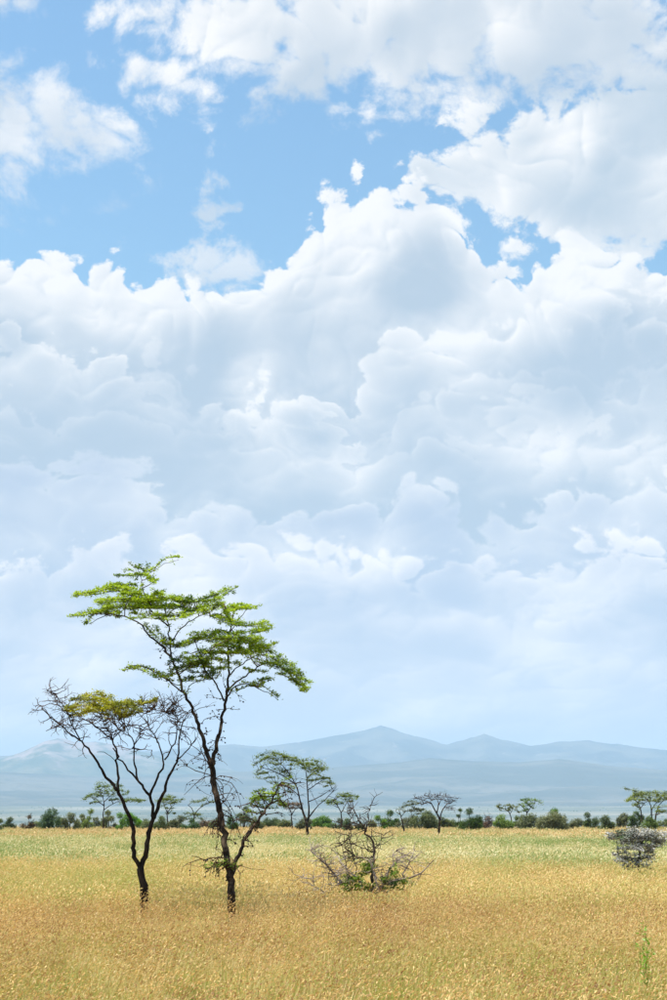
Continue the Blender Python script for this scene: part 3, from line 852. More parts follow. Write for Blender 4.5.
# layers of leaves
for pts, th, cp in (
    ([(75, 594), (95, 591), (118, 588), (140, 592)], 3.2, 3), ([(105, 589), (115, 584), (135, 588)], 3, 2), ([(118, 578), (130, 578), (142, 577)], 2.2, 1),
    ([(126, 567), (133, 571), (143, 575)], 2.2, 1), ([(136, 565), (143, 567), (146, 576)], 2, 1), ([(148, 574), (157, 569), (166, 563), (180, 560)], 2.2, 1),
    ([(150, 582), (158, 581)], 2, 1), ([(148, 598), (158, 593), (163, 591)], 3, 2), ([(100, 602), (120, 600), (140, 601), (165, 598), (180, 600), (192, 600)], 5, 4),
    ([(105, 608), (125, 606), (150, 608), (175, 606)], 4, 4), ([(68, 616), (85, 613), (100, 611), (115, 612)], 3.2, 2), ([(86, 625), (97, 618), (108, 613)], 2.6, 1),
    ([(130, 614), (150, 618), (170, 618), (190, 612), (205, 606)], 4, 3), ([(180, 603), (195, 600), (210, 597), (219, 592), (234, 586)], 3.2, 2),
    ([(185, 610), (205, 607), (222, 605)], 3.2, 3), ([(229, 606), (237, 603), (248, 607), (257, 606)], 3.2, 2), ([(228, 613), (240, 610), (247, 608)], 3, 2),
    ([(215, 618), (235, 625), (255, 627), (270, 625)], 4, 3), ([(240, 633), (255, 632), (271, 630)], 3.4, 2), ([(180, 646), (200, 640), (220, 641), (245, 641), (260, 640)], 4.4, 4),
    ([(190, 635), (215, 632), (235, 636)], 4, 3), ([(200, 651), (225, 652), (250, 650), (262, 646)], 4, 3), ([(250, 648), (268, 648), (276, 646)], 3.4, 2),
    ([(262, 652), (275, 658), (283, 666), (295, 675), (306, 688)], 4.2, 3), ([(280, 671), (294, 681), (306, 690)], 3, 2), ([(185, 660), (200, 662), (212, 660)], 3.4, 3),
    ([(168, 676), (182, 669), (195, 665), (204, 664)], 3.4, 3), ([(124, 668), (138, 665), (150, 670), (163, 679)], 2.8, 2), ([(148, 628), (158, 636), (168, 643)], 3, 2),
    ([(162, 641), (180, 644)], 3.4, 2), ([(232, 664), (243, 664)], 1.8, 1), ([(257, 677), (264, 676), (271, 676)], 3, 2), ([(240, 685), (258, 689), (276, 699)], 1.8, 1),
    ([(183, 681), (200, 680), (216, 678)], 2.6, 2), ([(188, 650), (180, 655), (170, 660)], 2.5, 1),
    ([(205, 672), (215, 668), (226, 666)], 2.4, 1), ([(215, 600), (224, 612), (231, 620)], 2.5, 2), ([(236, 640), (250, 645), (258, 655)], 3, 2),
    ([(210, 646), (228, 647), (244, 655)], 4, 3), ([(120, 594), (140, 596), (160, 603)], 4, 3), 
    ([(250, 658), (264, 660), (276, 664)], 3.6, 2), ([(192, 655), (208, 657), (222, 659)], 3.6, 3), ([(196, 668), (208, 672), (220, 672)], 2.6, 2), ([(282, 664), (292, 670), (300, 680)], 4, 2),
    ([(244, 668), (256, 671), (266, 672)], 2.4, 1), ([(232, 692), (244, 686), (254, 687)], 2, 1)):
    T.spray(pts, th, cp)
for pts, th, cp in (([(254, 802), (265, 798), (278, 801)], 3.2, 3), ([(249, 806), (258, 808), (266, 807)], 2.8, 2), ([(275, 789), (279, 785), (284, 782)], 3.2, 2),
                    ([(258, 795), (268, 791)], 2.8, 2), ([(276, 803), (284, 804)], 2.4, 1)):
    T.spray(pts, th, cp, depth=0.25)
# tufts sitting on the limbs inside the crown
zc = T.pt(0, 702).z
for q in T.nodes:
    if q.z > zc and T.r.random() < 0.55:
        T.leaves.clump(q + Vector((T.r.gauss(0, 0.03), T.r.gauss(0, 0.03), T.r.gauss(0.02, 0.02))), T.r, 9, 0.05, 0.03, 0.5)
# fresh shoots on the lower trunk
fresh = T.leaves; T.leaves = Leaves()
T.limb([(229, 868), (218, 862), (208, 869)], 0.008, 0.003, 0, -0.25, into=T.twig)
T.limb([(231, 870), (240, 866), (252, 869), (266, 870)], 0.008, 0.003, 0, -0.1, into=T.twig)
for pts, th, cp in (([(209, 869), (222, 866), (234, 868)], 2.6, 2), ([(216, 862), (227, 860), (238, 863)], 2.6, 2), ([(222, 871), (234, 871)], 2.2, 1), ([(240, 866), (247, 862)], 1.6, 1)):
    T.spray(pts, th, cp, depth=0.18, per=7)
shoots = T.leaves; T.leaves = fresh
# dead side branch and hanging twigs set with round black galls
T.limb([(227, 858), (213, 858), (203, 859), (192, 856)], 0.013, 0.005, 0, -0.5, into=T.twig)
T.limb([(208, 858), (204, 865), (199, 867)], 0.006, 0.003, -0.3, -0.4, into=T.twig)
low = [q for q in T.nodes if q.z < T.pt(211, 770).z and q.z > T.pt(211, 868).z]
made = T.twigs(low, 46, 0.42, 0.0, droop=0.16, r=0.009)
made += T.twigs([T.pt(214, 778, 0.05), T.pt(216, 795, -0.1), T.pt(219, 808)], 9, 0.85, -0.15, side=0.9, droop=0.22, r=0.008, fork=3)
made += T.twigs([T.pt(213, 776)], 3, 0.95, -0.1, side=-1.4, droop=0.05, r=0.009, fork=3)
mid_ = [q for q in ls + rs if q.z < T.pt(211, 690).z]
made += T.twigs(mid_, 30, 0.34, 0.1, droop=0.05, r=0.007)
made += T.twigs([q for q in ls if T.pt(0, 690).z < q.z < T.pt(0, 640).z], 9, 0.5, 0.1, side=-0.9, r=0.005)
GV = []; GF = []
for P in made:
    for q in P[1:]:
        if T.r.random() < 0.30: ball(GV, GF, q + Vector((0, 0, -0.01)), T.r.uniform(0.010, 0.019))
for q in lb:
    if T.r.random() < 0.8: ball(GV, GF, q + Vector((T.r.gauss(0, 0.05), T.r.gauss(0, 0.05), T.r.gauss(-0.02, 0.05))), T.r.uniform(0.012, 0.02))
tall = T.finish('acacia_tree', 'tall slender acacia with layered bright green crown and forked dark trunk')
tag(mesh_obj('fresh_shoots', shoots.V, np.array(shoots.F), m_fresh, tall), kind='stuff')
g_ = mesh_obj('galls', GV, np.array(GF), m_gall, tall); tag(g_, kind='stuff')

# ---- the half bare acacia beside it
T = Tree(26.6, (144.5, 895), 23)
T.root_flare(144, 886, 0.072)
T.limb([(144.5, 892), (142.5, 880), (140, 868)], 0.078, 0.066)
T.limb([(140.5, 870), (135, 857), (133.6, 843), (134, 831), (128.6, 815), (123, 802), (118, 790)], 0.046, 0.030, 0, -0.15)
T.limb([(140.5, 872), (144, 861), (147.4, 843), (149, 829), (153.7, 818)], 0.052, 0.040, 0, 0.1)
A = []; T.branches = []
A += T.limb([(118.5, 791), (107, 777), (98, 763), (91, 752), (81, 742), (71, 734), (58, 723), (48, 715), (41.5, 706)], 0.0317, 0.0068, -0.15, -0.6)
A += T.limb([(80, 741), (73, 726), (68, 716), (63, 707), (55, 695), (47, 691)], 0.0146, 0.0054, -0.4, -0.3)
A += T.limb([(60.5, 725), (52, 728), (46, 731)], 0.0110, 0.0054, -0.5, -0.7)
A += T.limb([(118, 790), (118.5, 778), (117.5, 765), (116.5, 753), (112.6, 740), (102, 732), (93, 724), (83, 719)], 0.0268, 0.0081, -0.15, 0.3)
A += T.limb([(112.6, 740), (109, 731), (103, 722), (101, 714)], 0.0122, 0.0054, 0.0, 0.5)
A += T.limb([(113, 740), (118, 733), (125, 730)], 0.0110, 0.0054, 0.1, -0.3)
A += T.limb([(153.5, 819), (152, 806), (149, 795), (139, 782), (129, 770), (118.7, 758), (113, 748)], 0.0366, 0.0108, 0.1, -0.3)
A += T.limb([(137.8, 780), (136, 768), (134, 752), (131.5, 738), (126, 727), (119, 718)], 0.0195, 0.0068, -0.1, 0.5)
A += T.limb([(133, 748), (138, 741), (140, 734), (141, 726)], 0.0122, 0.0054, 0.2, 0.7)
A += T.limb([(150, 795), (154, 784), (160, 773), (164.5, 760), (158, 743), (151, 730), (145, 720)], 0.0268, 0.0068, 0.1, 0.6)
A += T.limb([(164.5, 760), (170, 751), (175, 743), (177, 733), (176.5, 716), (172, 702)], 0.0171, 0.0054, 0.3, 0.1)
A += T.limb([(176.5, 716), (166, 713), (154, 708)], 0.0098, 0.0041, 0.1, 0.0)
A += T.limb([(154, 818), (157.5, 808), (162.7, 795), (167, 781), (173.5, 766), (178, 758), (179, 742), (183, 722), (188, 713)], 0.0390, 0.0068, 0.1, -0.2)
A += T.limb([(176, 761), (188, 749), (196, 737)], 0.0159, 0.0054, -0.1, -0.4)
A += T.limb([(132, 748), (142, 749), (152, 750)], 0.0098, 0.0041, 0, 0.4)
A += T.limb([(117, 766), (108, 754), (97, 752)], 0.0073, 0.0041, -0.1, -0.5)
upper = [q for q in A if q.z > T.pt(0, 752).z]
T.twigs(upper, 95, 0.34, 0.35, r=0.009, fork=2)
T.twigs([q for q in A if q.z > T.pt(0, 732).z], 110, 0.30, 0.3, r=0.008, fork=3)
T.twigs([T.pt(165, 712, 0.1), T.pt(150, 712), T.pt(175, 705, 0.1), T.pt(140, 712, 0.3)], 30, 0.36, 0.5, r=0.008, fork=3)
for pts, th, cp in (([(66, 711), (78, 708), (92, 707)], 5, 3), ([(78, 702), (95, 700), (112, 702)], 5.5, 4), ([(84, 713), (100, 709), (118, 708)], 5.5, 4),
                    ([(104, 701), (118, 704), (132, 703)], 5, 4), ([(112, 712), (125, 711), (138, 708)], 4.5, 3), ([(70, 717), (82, 715)], 3, 2), ([(120, 716), (132, 714)], 3, 2),
                    ([(132, 705), (145, 702), (155, 700)], 2.4, 2), ([(88, 704), (100, 715), (112, 718)], 4, 3)):
    T.spray(pts, th, cp, depth=0.6, size=0.054, per=17, dens=0.95)
T.spray([(136, 700), (150, 706), (170, 699)], 2.0, 2, depth=0.5, per=3, dens=0.4)
T.finish('acacia_tree', 'half bare acacia with forked black trunk and flat yellow green crown', wood=m_bark2, leafm=m_leaf2)

# ---- the dead bush
T = Tree(28.6, (358, 896), 31)
T.wood = Wood(); B = []
def dead(pts, r0, r1, d0=0, d1=0): return T.limb(pts, r0, r1, d0, d1, wob=0.02, sides=6)
trunk = dead([(372, 892), (371.5, 873), (372, 862), (374, 847), (374, 842), (367, 834), (362, 826), (357, 817), (354, 808), (352, 800)], 0.040, 0.008, 0, 0.1)
trunk += dead([(366, 832), (368, 820), (369, 810), (372, 803)], 0.012, 0.003, 0.1, 0.3)
trunk += dead([(373, 852), (362, 848), (352, 842), (345, 838)], 0.014, 0.004, 0, -0.4)
trunk += dead([(372, 856), (360, 858), (350, 853), (342, 845), (336, 840)], 0.015, 0.004, 0, 0.5)
trunk += dead([(362, 826), (355, 824), (350, 818), (347, 811)], 0.009, 0.003, 0.05, -0.3)
trunk += dead([(350, 884), (346, 866), (343, 852), (337, 838), (334, 828)], 0.012, 0.003, -0.2, 0.2)
trunk += dead([(372, 850), (380, 842), (386, 832)], 0.010, 0.003, 0.1, 0.5)
trunk += dead([(360, 826), (352, 830), (344, 826), (340, 820)], 0.008, 0.003, 0, 0.4)
trunk += dead([(354, 886), (355, 868), (352, 850), (350, 835), (352, 822)], 0.014, 0.004, 0.2, 0.5)
T.twigs(trunk, 140, 0.32, 0.3, r=0.008, fork=2, into=T.wood)
dark_wood = T.wood; T.wood = Wood()
B = dead([(378, 892), (376, 878), (372, 866), (369, 860)], 0.039, 0.012, -0.1, -0.3)
B += dead([(380, 888), (388, 873), (396, 863), (402, 858), (410, 853)], 0.034, 0.007, -0.1, 0.3)
B += dead([(384, 884), (400, 880), (415, 876), (426, 868), (434, 860)], 0.034, 0.007, 0, -0.3)
B += dead([(404, 879), (407, 868), (412, 858), (414, 850)], 0.017, 0.006, 0.1, 0.4)
B += dead([(393, 866), (394, 856), (398, 848)], 0.011, 0.005, 0.1, 0.2)
B += dead([(346, 886), (338, 880), (330, 870), (322, 861), (312, 852), (305, 849)], 0.028, 0.007, -0.1, -0.5)
B += dead([(340, 885), (336, 876), (330, 870)], 0.020, 0.009, -0.3, -0.4)
B += dead([(325, 893), (316, 886), (308, 880), (303, 877)], 0.014, 0.005, -0.6, -0.9)
B += dead([(362, 888), (352, 874), (344, 866), (338, 856)], 0.020, 0.006, -0.2, -0.2)
T.twigs(B, 230, 0.30, 0.15, r=0.008, fork=2, into=T.wood)
for pts, th, cp in (([(346, 884), (352, 880), (359, 880)], 6, 4), ([(345, 889), (355, 888), (366, 888)], 6, 5), ([(360, 876), (368, 872), (372, 868)], 4, 3), ([(385, 880), (394, 876), (400, 872)], 3.5, 3),
                    ([(386, 889), (396, 888), (406, 886)], 4, 3), ([(362, 866), (370, 868)], 3, 2), ([(366, 884), (380, 886)], 4, 3), ([(344, 884), (352, 878), (360, 877)], 4, 3), ([(388, 884), (400, 882)], 3.5, 2)):
    T.spray(pts, th, cp, depth=0.3, size=0.06, per=16, dens=0.9, connect=False)
e = bpy.data.objects.new('dead_bush', None); COL.objects.link(e); e.location = T.base
tag(e, 'tangled dead thorn bush of bleached branches with green leaves at its foot', 'bush')
dark_wood.build('stem', m_deadbrown, e)
T.wood.build('dead_branches', m_dead, e)
tag(T.twig.build('green_twigs', m_twig, e), kind='stuff')
T.leaves.build('foliage', m_footleaf, e)

# ---- the silvery shrub
T = Tree(38.0, (638, 868), 37)
S = T.limb([(639, 872), (639, 860), (640, 852), (639, 846)], 0.035, 0.022)
for pts, d in (([(639, 848), (630, 849), (622, 851), (617, 852)], -0.1), ([(640, 848), (650, 844), (660, 842)], 0.2), ([(639, 847), (632, 841), (620, 838), (611, 837)], 0.3),
               ([(640, 846), (646, 838), (655, 835), (664, 836)], -0.3), ([(639, 846), (638, 838), (637, 832)], 0.0), ([(639, 862), (630, 862), (620, 861)], -0.2),
               ([(640, 860), (648, 857), (655, 855)], 0.1), ([(639, 864), (645, 866), (651, 869)], 0.3), ([(640, 846), (642, 838), (646, 833)], 0.5)):
    S += T.limb(pts, 0.016, 0.005, 0, d)
T.twigs(S, 60, 0.16, 0.3, r=0.006, fork=2)
for pts, th, cp in (([(608, 837), (618, 834), (630, 835)], 4.5, 4), ([(615, 842), (626, 840)], 3.5, 3), ([(626, 833), (640, 833), (654, 834), (664, 836)], 5, 5), ([(640, 839), (652, 840), (664, 842)], 4.5, 4),
                    ([(650, 846), (658, 847)], 3, 3), ([(616, 851), (622, 852)], 2.5, 2), ([(618, 861), (628, 863), (638, 864)], 4, 3), ([(644, 857), (652, 858)], 4, 3), ([(646, 862), (652, 863)], 3, 2), ([(634, 828), (636, 831)], 1.5, 1), ([(630, 841), (640, 842)], 3, 3), ([(622, 846), (632, 847), (642, 848)], 4, 4), ([(640, 846), (650, 850), (656, 852)], 4, 4), ([(624, 856), (634, 857), (644, 856)], 4, 3), ([(626, 866), (638, 867), (648, 866)], 3, 3), ([(618, 838), (632, 838), (646, 837)], 5, 4)):
    T.spray(pts, th, cp, depth=0.45, size=0.075, per=15, step=0.05, dens=0.9)
T.finish('silvery_shrub', 'small silvery leaved shrub with dark stem in the golden grass', 'shrub', wood=m_bark2, twigm=m_bark2, leafm=m_silver, leaf_name='foliage')

# ------------------------------------------------------------------ trees farther out on the field
def far_tree(Y, base, limbs, sprays, name, label, seed, leafm=None, wood=None, th_k=1.25, leaf=1.6, per=20, depth=0.9, dens=0.9, twig_n=0, twig_L=0.6, copies=3, cat='tree', leaf_name='crown'):
    T = Tree(Y, base, seed); p = T.px
    x0, y0 = limbs[0][0][0]
    foot = T.pt(x0, y0); T.wood.limb([Vector((foot.x, 0, -0.2)), Vector((foot.x, 0, foot.z * 0.5)), foot], [limbs[0][1] * p * 1.25, limbs[0][1] * p * 1.1, limbs[0][1] * p], 7)
    N = []
    for li, (pts, r0, r1, d) in enumerate(limbs):
        if li == 1 and Y < 110: T.branches = []
        N += T.limb(pts, r0 * p, r1 * p, 0 if pts is limbs[0][0] else d * 0.2, d, wob=0.2 * p, sides=6)
    if twig_n: T.twigs([q for q in N if q.z > 0.45 * max(k.z for k in N)], twig_n, twig_L, 0.3, r=0.22 * p, fork=2)
    for pts, th in sprays:
        T.spray(pts, th * th_k, copies, depth=depth, size=leaf * p, per=per, step=1.1 * p, dens=dens, r_twig=0.16 * p)
    return T.finish(name, label, cat, wood=wood or m_bark, twigm=m_bark, leafm=leafm or m_leaf3, leaf_name=leaf_name)

far_tree(104, (307.5, 834), [
    ([(307.5, 832), (306.5, 822), (303, 813), (300, 800), (297, 788), (293, 779), (289, 774)], 1.5, 0.4, -0.6),
    ([(307.5, 822), (309, 812), (308, 798), (307.5, 786), (306.5, 774), (304, 766)], 1.1, 0.3, 0.6),
    ([(308.5, 818), (313, 812), (319, 805), (325, 800), (331, 793), (334, 791)], 0.7, 0.2, 0.8), ([(308, 802), (315, 799), (324, 794), (332, 789)], 0.5, 0.2, -0.8),
    ([(308, 790), (316, 784), (325, 779), (330, 777)], 0.5, 0.2, 0.5), ([(307, 778), (314, 772), (322, 767)], 0.5, 0.2, -0.5), ([(299, 796), (291, 789), (283, 786), (278, 786)], 0.5, 0.2, 0.8),
    ([(296, 785), (287, 778), (275, 772), (264, 768), (256, 772)], 0.6, 0.2, -1.0), ([(292, 778), (285, 768), (277, 761), (268, 757)], 0.5, 0.2, 0.6), ([(304, 812), (297, 806), (289, 803)], 0.4, 0.2, 0.5)],
    [([(256, 768), (266, 762), (278, 760)], 4), ([(262, 758), (272, 754), (284, 756), (292, 758)], 4), ([(268, 766), (282, 767), (296, 766)], 5), ([(284, 762), (298, 764)], 4), ([(258, 774), (266, 773)], 2.5),
     ([(298, 760), (308, 760), (316, 762), (324, 765)], 4), ([(302, 767), (314, 768), (322, 767)], 3.5), ([(278, 773), (290, 776)], 3.5), ([(312, 780), (322, 778), (330, 778)], 2.5), ([(284, 787), (292, 787)], 2.2), ([(322, 783), (330, 781)], 1.8), ([(272, 778), (280, 779)], 2)],
    'acacia_tree', 'flat topped green acacia on two thin stems, alone in the pale grass', 101, twig_n=60, twig_L=0.8)

far_tree(104, (439, 834), [
    ([(438.8, 833), (439, 826), (439.3, 820), (438.5, 816), (436.5, 813), (433.5, 808), (431, 803), (428, 802)], 1.2, 0.35, -0.8),
    ([(436.5, 814), (438, 808), (438.5, 803), (437, 799), (434, 797)], 0.7, 0.25, 0.3), ([(438.8, 805), (441, 800), (445, 798)], 0.5, 0.2, -0.3),
    ([(440, 820), (441, 814), (443, 809), (447, 804), (452, 802)], 0.8, 0.3, 0.6), ([(431.5, 804), (427, 802), (422, 805)], 0.4, 0.2, 0.6), ([(431, 803), (424, 800), (414, 798)], 0.4, 0.15, -0.5), ([(444, 808), (450, 806), (456, 805)], 0.3, 0.15, -0.5)],
    [], 'bare_umbrella_tree', 'small leafless umbrella shaped tree in the grass before the scrub', 102, twig_n=0)
# its fine flat head of bare twigs
T = Tree(104, (439, 834), 103); p = T.px
for pts in ([(414, 798), (422, 798), (430, 799)], [(424, 796), (434, 796), (444, 796)], [(436, 799), (446, 798), (458, 798)], [(430, 801), (440, 799), (450, 801)], [(444, 803), (450, 802), (454, 801)], [(421, 805), (426, 803)], [(446, 809), (454, 809)]):
    for k in range(2):
        P = [T.pt(x, y + T.r.gauss(0, 0.9), (k - 0.5) * 1.2) for x, y in pts]
        T.wood.limb(resample(P, 2 * p), [0.2 * p] * len(resample(P, 2 * p)), 4)
        T.twigs(resample(P, 2 * p), 12, 0.34, 0.6, r=0.17 * p, fork=2, into=T.wood)
bt = [o for o in COL.objects if o.name.startswith('bare_umbrella_tree')][0]
T.wood.build('twigs', m_deadbrown, bt)

U = 'in the line of scrub across the field'
far_tree(148, (341, 828), [
    ([(341, 827), (341.5, 820), (341, 812), (337, 805), (333, 801)], 0.8, 0.3, -0.8), ([(341, 813), (345, 806), (348, 801), (351, 798)], 0.5, 0.2, 0.8), ([(339, 808), (331, 804), (327, 803)], 0.35, 0.2, 0.4)],
    [([(325, 802), (333, 800), (340, 800)], 2.2), ([(338, 798), (346, 797), (356, 798)], 2.6), ([(344, 801), (352, 801)], 2)],
    'umbrella_acacia', 'small umbrella acacia with slanting flat crown behind the dead bush', 104, depth=1.2)
far_tree(150, (103, 828), [
    ([(103.5, 827), (103.5, 815), (104, 805), (103, 797), (99, 792)], 0.8, 0.3, -0.6), ([(104, 806), (99, 802), (95, 798), (90, 797)], 0.4, 0.2, 0.7), ([(104, 802), (109, 797), (114, 793)], 0.4, 0.2, 0.6),
    ([(103.8, 810), (110, 806), (117, 802), (124, 800)], 0.4, 0.2, -0.6)],
    [([(83, 798), (90, 796), (97, 797)], 2.4), ([(95, 790), (102, 788), (108, 791)], 3), ([(106, 793), (114, 790), (121, 793)], 3), ([(110, 799), (118, 797), (126, 798)], 2.6), ([(118, 801), (130, 799), (140, 800)], 2.4), ([(92, 802), (98, 803)], 1.6), ([(99, 795), (108, 796)], 2)],
    'umbrella_acacia', 'pale green umbrella acacia with spreading tiers beyond the half bare tree', 105, depth=1.3)
far_tree(152, (168, 827), [
    ([(168, 826), (167.5, 818), (167, 812), (165, 807), (163, 803)], 0.8, 0.3, -0.5), ([(167, 813), (171, 807), (175, 804)], 0.5, 0.2, 0.6)],
    [([(161, 802), (167, 798), (174, 799)], 3.2), ([(163, 805), (172, 804), (180, 803)], 2.6), ([(166, 811), (174, 812)], 1.6)],
    'umbrella_acacia', 'small rounded green acacia ' + 'showing between the trunks of the two big trees', 106, depth=1.3)
far_tree(152, (194, 827), [
    ([(194, 826), (194, 818), (194.5, 814), (191, 808), (188, 805)], 0.7, 0.25, -0.5), ([(194.5, 814), (199, 809), (204, 805), (209, 802)], 0.45, 0.2, 0.6)],
    [([(196, 806), (203, 804), (210, 802)], 2), ([(187, 817), (194, 816), (200, 817)], 2.6)],
    'umbrella_acacia', 'thin forked acacia with a slanting crown close behind the tall tree', 107, depth=1.0, leafm=m_bushgrey)
far_tree(148, (292, 828), [
    ([(292, 827), (291.5, 818), (291, 812), (288, 807), (284, 805)], 0.8, 0.25, -0.5), ([(291.5, 815), (295, 809), (299, 806)], 0.4, 0.2, 0.5)],
    [([(280, 806), (288, 804), (297, 806)], 2.6), ([(284, 810), (293, 810), (300, 809)], 2)],
    'umbrella_acacia', 'brownish thin leaved acacia beside the lone flat topped acacia', 108, leafm=m_bushbrown, depth=1.2, dens=0.7, twig_n=20)
far_tree(128, (404, 830), [
    ([(404, 829.5), (402.5, 822), (400.5, 815), (399, 810)], 0.8, 0.3, -0.4), ([(401, 817), (405, 812), (408, 810)], 0.4, 0.15, 0.4)],
    [([(397, 810), (401, 809)], 1.6)], 'leaning_tree', 'small leaning nearly bare tree before the green bushes', 109, dens=0.5, depth=0.4, leafm=m_bushgrey)
far_tree(149, (413, 828), [
    ([(413, 827), (413, 818), (411, 812)], 0.6, 0.2, 0)],
    [([(403, 807), (411, 806), (418, 808)], 2.2), ([(406, 811), (414, 811), (422, 810)], 2)],
    'umbrella_acacia', 'pale grey green umbrella acacia just beside the small leaning tree', 110, leafm=m_bushgrey, depth=1.2)
far_tree(152, (512, 826), [
    ([(512, 826), (511, 817), (509, 812), (505, 809)], 0.7, 0.25, -0.4), ([(510, 814), (513, 809)], 0.4, 0.2, 0.4)],
    [([(500, 806), (505, 807), (511, 808)], 2), ([(508, 805), (515, 808)], 1.8)],
    'forked_acacia', 'small dark acacia with an open flat crown next to the two pronged tree', 111, depth=0.8)
far_tree(152, (527, 826), [
    ([(527, 826), (527, 818), (527, 812), (523, 807), (519, 804)], 0.7, 0.3, -0.4), ([(527, 813), (531, 807), (535, 803)], 0.5, 0.2, 0.4)],
    [([(517, 803), (522, 805), (526, 808)], 2), ([(530, 803), (534, 801), (539, 804)], 3), ([(526, 807), (532, 806)], 2.2)],
    'forked_acacia', 'two pronged green tree rising out of grey green scrub', 112, depth=0.7)
far_tree(140, (642, 829), [
    ([(642, 828), (641.5, 818), (640, 808), (638, 802), (634, 800)], 0.9, 0.3, -0.6), ([(652.5, 827), (652, 815), (651, 806), (648, 800), (643, 796)], 1.0, 0.3, 0.5), ([(655, 826), (656, 815), (659, 805), (664, 800)], 0.9, 0.3, -0.6),
    ([(651.5, 810), (656, 803), (661, 797)], 0.5, 0.2, 0.8), ([(640, 809), (644, 803), (648, 801)], 0.4, 0.2, 0.6)],
    [([(629, 796), (637, 794), (645, 795)], 3), ([(638, 792), (648, 791), (660, 792)], 2.8), ([(626, 803), (634, 802), (642, 801)], 3), ([(640, 799), (650, 798), (660, 799)], 3.2), ([(633, 806), (640, 807)], 2.4), ([(654, 795), (664, 794), (678, 795)], 3), ([(656, 805), (666, 803), (680, 804)], 3.6), ([(660, 810), (672, 811), (684, 812)], 3.2), ([(664, 798), (678, 799)], 3)],
    'umbrella_acacia', 'large many stemmed umbrella acacia at the end of the scrub behind the silvery shrub', 113, depth=1.6)

# ---- bushes of the scrub line: each one its own thing
BUSH = {'dark': (m_bushdark, 'dark green rounded'), 'grey': (m_bushgrey, 'grey green'), 'bright': (m_bushbright, 'bright green'), 'dry': (m_bushbrown, 'dry brown twiggy')}
PLACE = [(40, 'in the thin end of the scrub beyond the half bare acacia'), (95, 'in the thick scrub beside the pale green umbrella acacia'), (155, 'behind the half bare acacia'), (215, 'behind the gap between the two big acacias'),
         (290, 'between the tall acacia and the lone flat topped acacia'), (336, 'behind the lone flat topped acacia'), (396, 'behind the dead thorn bush'),
         (460, 'around the bare umbrella tree'), (545, 'near the two pronged tree'), (613, 'in the scrub between the two pronged tree and silvery shrub'), (999, 'by the large many stemmed umbrella acacia')]
def bush_labels(rows):
    """say which bush: colour, what it stands by and, where two of a colour stand there, its size among them"""
    sets = {}
    for i, (x0, x1, yt, k) in enumerate(rows):
        pl = next(t for lim, t in PLACE if (x0 + x1) / 2 < lim)
        sets.setdefault((k, pl), []).append(i)
    out = {}
    for (k, pl), ids in sets.items():
        ids.sort(key=lambda i: (rows[i][2], rows[i][0] - rows[i][1]))
        words = {1: [''], 2: ['taller ', 'lower '], 3: ['tallest ', 'middle sized ', 'lowest ']}.get(len(ids)) or ['tallest ', 'fairly tall ', 'fairly low ', 'lowest ']
        for i, w in zip(ids, words): out[i] = w + BUSH[k][1] + ' bush ' + pl
    return out
def bush(x0, x1, ytop, kind, Y, seed, label, ybase=827):
    mat = BUSH[kind][0]
    T = Tree(Y, ((x0 + x1) / 2, ybase), seed); r = T.r; p = T.px
    W = (x1 - x0) * p * 0.53; H = at((x0 + x1) / 2, ytop, Y).z - T.base.z
    nl = max(5, int((x1 - x0) / 1.9))
    lobes = []
    for i in range(nl):
        a = r.uniform(-1, 1); hz = math.sqrt(max(0.05, 1 - a * a * 0.8))
        c = Vector((a * W * 0.82, r.uniform(-1, 1) * W * 0.6, H * (0.28 + 0.52 * r.random() * hz)))
        rr = min(W, H) * r.uniform(0.30, 0.55)
        c.z = max(rr * 0.7, min(c.z, H - rr * 0.95)); lobes.append((c, rr))
    c, rr = max(lobes, key=lambda q: q[0].z + q[1]); c.z = H - rr * 0.95
    for c, rr in lobes:
        P = resample([Vector((c.x * 0.25, c.y * 0.25, -0.15)), Vector((c.x * 0.6, c.y * 0.6, c.z * 0.5)), c], 0.3)
        T.wood.limb(P, list(np.linspace(0.45 * p, 0.16 * p, len(P))), 5)
        nn = int((75 if kind != 'dry' else 26) * (rr / p / 3.0) ** 2) + 40
        for _ in range(nn):
            d = Vector((r.gauss(0, 1), r.gauss(0, 1), r.gauss(0.1, 0.85))).normalized()
            q = c + d * rr * (0.45 + 0.6 * r.random())
            if q.z < 0.05: continue
            T.leaves.clump(q, r, 4, p * 1.4, p * 0.5, 0.7)
        if kind == 'dry': T.twigs([c], 8, rr * 2, 0.5, r=0.2 * p, into=T.wood)
    # skirts reaching the grass
    for _ in range(int((x1 - x0) * 12)):
        T.leaves.clump(Vector((r.uniform(-W, W) * 0.9, r.uniform(-W, W) * 0.5, H * r.uniform(0.05, 0.35))), r, 3, p * 1.1, p * 0.4, 0.7)
    e = bpy.data.objects.new('bush', None); COL.objects.link(e); e.location = T.base
    tag(e, label, 'bush', 'bushes of the scrub line')
    T.wood.build('stem', m_bark, e); T.leaves.build('foliage', mat, e)
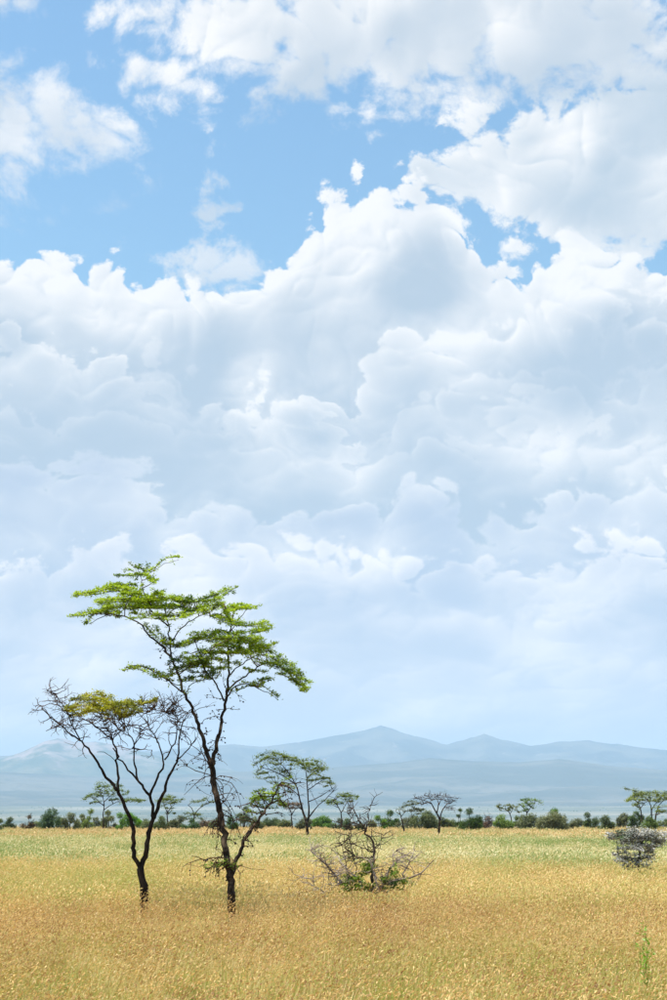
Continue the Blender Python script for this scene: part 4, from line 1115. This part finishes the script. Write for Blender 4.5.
ROWS = [
    (-9, 3, 819, 'grey'), (1, 15, 817, 'dark'), (20, 32, 815, 'dry'), (30, 42, 821, 'grey'), (42, 64, 808, 'dark'), (61, 77, 812, 'grey'), (74, 87, 814, 'grey'), (82, 93, 809, 'bright'), (92, 104, 817, 'grey'),
    (104, 118, 810, 'grey'), (116, 127, 813, 'bright'), (124, 141, 812, 'bright'), (140, 156, 819, 'grey'), (154, 170, 816, 'grey'), (170, 188, 815, 'grey'), (183, 201, 818, 'dark'), (198, 214, 820, 'dry'),
    (211, 228, 818, 'grey'), (226, 240, 816, 'dark'), (236, 250, 806, 'grey'), (248, 264, 817, 'grey'), (262, 280, 818, 'dark'), (277, 292, 819, 'grey'), (297, 314, 817, 'grey'), (312, 333, 815, 'bright'),
    (330, 346, 818, 'grey'), (345, 362, 818, 'dark'), (360, 376, 820, 'grey'), (375, 387, 815, 'bright'), (384, 400, 810, 'dark'), (398, 416, 815, 'grey'), (412, 436, 810, 'grey'), (434, 454, 817, 'grey'),
    (456, 464, 809, 'dark'), (462, 481, 808, 'dark'), (480, 497, 816, 'dry'), (495, 513, 814, 'bright'), (510, 522, 816, 'dark'), (519, 541, 813, 'grey'), (538, 566, 812, 'grey'), (548, 563, 808, 'bright'),
    (563, 575, 820, 'grey'), (574, 588, 818, 'grey'), (585, 600, 812, 'dark'), (599, 615, 815, 'dark'), (614, 630, 813, 'grey'), (628, 645, 811, 'dark'), (643, 660, 816, 'bright'), (658, 682, 814, 'grey')]
NAMES = bush_labels(ROWS)
for i, (x0, x1, yt, k) in enumerate(ROWS):
    bush(x0, x1, yt, k, 136 + 30 * ((i * 0.618) % 1), 300 + i, NAMES[i])

# ---- a leafy green weed in the near grass
T = Tree(14.2, (645, 975), 61)
for x, ytop, d in ((642, 925, 0), (648, 938, 0.1), (652, 950, -0.1), (638, 946, 0.15), (646, 930, -0.2)):
    P = T.limb([(646, 985), ((x + 646) / 2, 968), (x, ytop)], 0.005, 0.002, 0, d, into=T.twig)
    for q in P[1:]:
        if q.z > 0.2: T.leaves.clump(q, T.r, 3, 0.045, 0.02, 0.5)
T.finish('leafy_weed', 'thin green leafy weed poking out of the brown grass', 'plant', leafm=m_fresh, twigm=m_fresh, leaf_name='leaves')

# ---- woodland scattered over the valley floor, too far to count
def woodland():
    r = random.Random(5); V = []; F = []
    n = 0
    while n < 9000:
        d = 10 ** r.uniform(math.log10(650), math.log10(9500)); a = r.gauss(0, 0.3) if r.random() < 0.7 else r.uniform(-math.pi, math.pi)
        x, y = d * math.sin(a), d * math.cos(a)
        if fract_noise(x / 700, d / 260, 21.0, 3) < 0.02 + r.gauss(0, 0.1): continue
        z = ground_z(x, y); h = r.uniform(2.5, 6.0); w = h * r.uniform(0.5, 1.0)
        k0 = len(V)
        for _ in range(5):
            c = Vector((x + r.gauss(0, w * 0.5), y + r.gauss(0, w * 0.5), z + h * r.uniform(0.25, 0.8)))
            s_ = w * r.uniform(0.35, 0.7); k = len(V)
            u = Vector((r.gauss(0, 1), r.gauss(0, 1), r.gauss(0, 0.5))).normalized() * s_; v = Vector((r.gauss(0, 0.5), r.gauss(0, 0.5), 1)).normalized() * s_
            V += [tuple(c - u), tuple(c + v), tuple(c + u), tuple(c - v)]; F.append((k, k + 1, k + 2, k + 3))
        n += 1
    o = mesh_obj('distant_woodland', V, np.array(F), m_bushdark)
    tag(o, 'scattered dark woodland far off on the hazy valley floor', 'woodland', kind='stuff')
woodland()
make_haze()
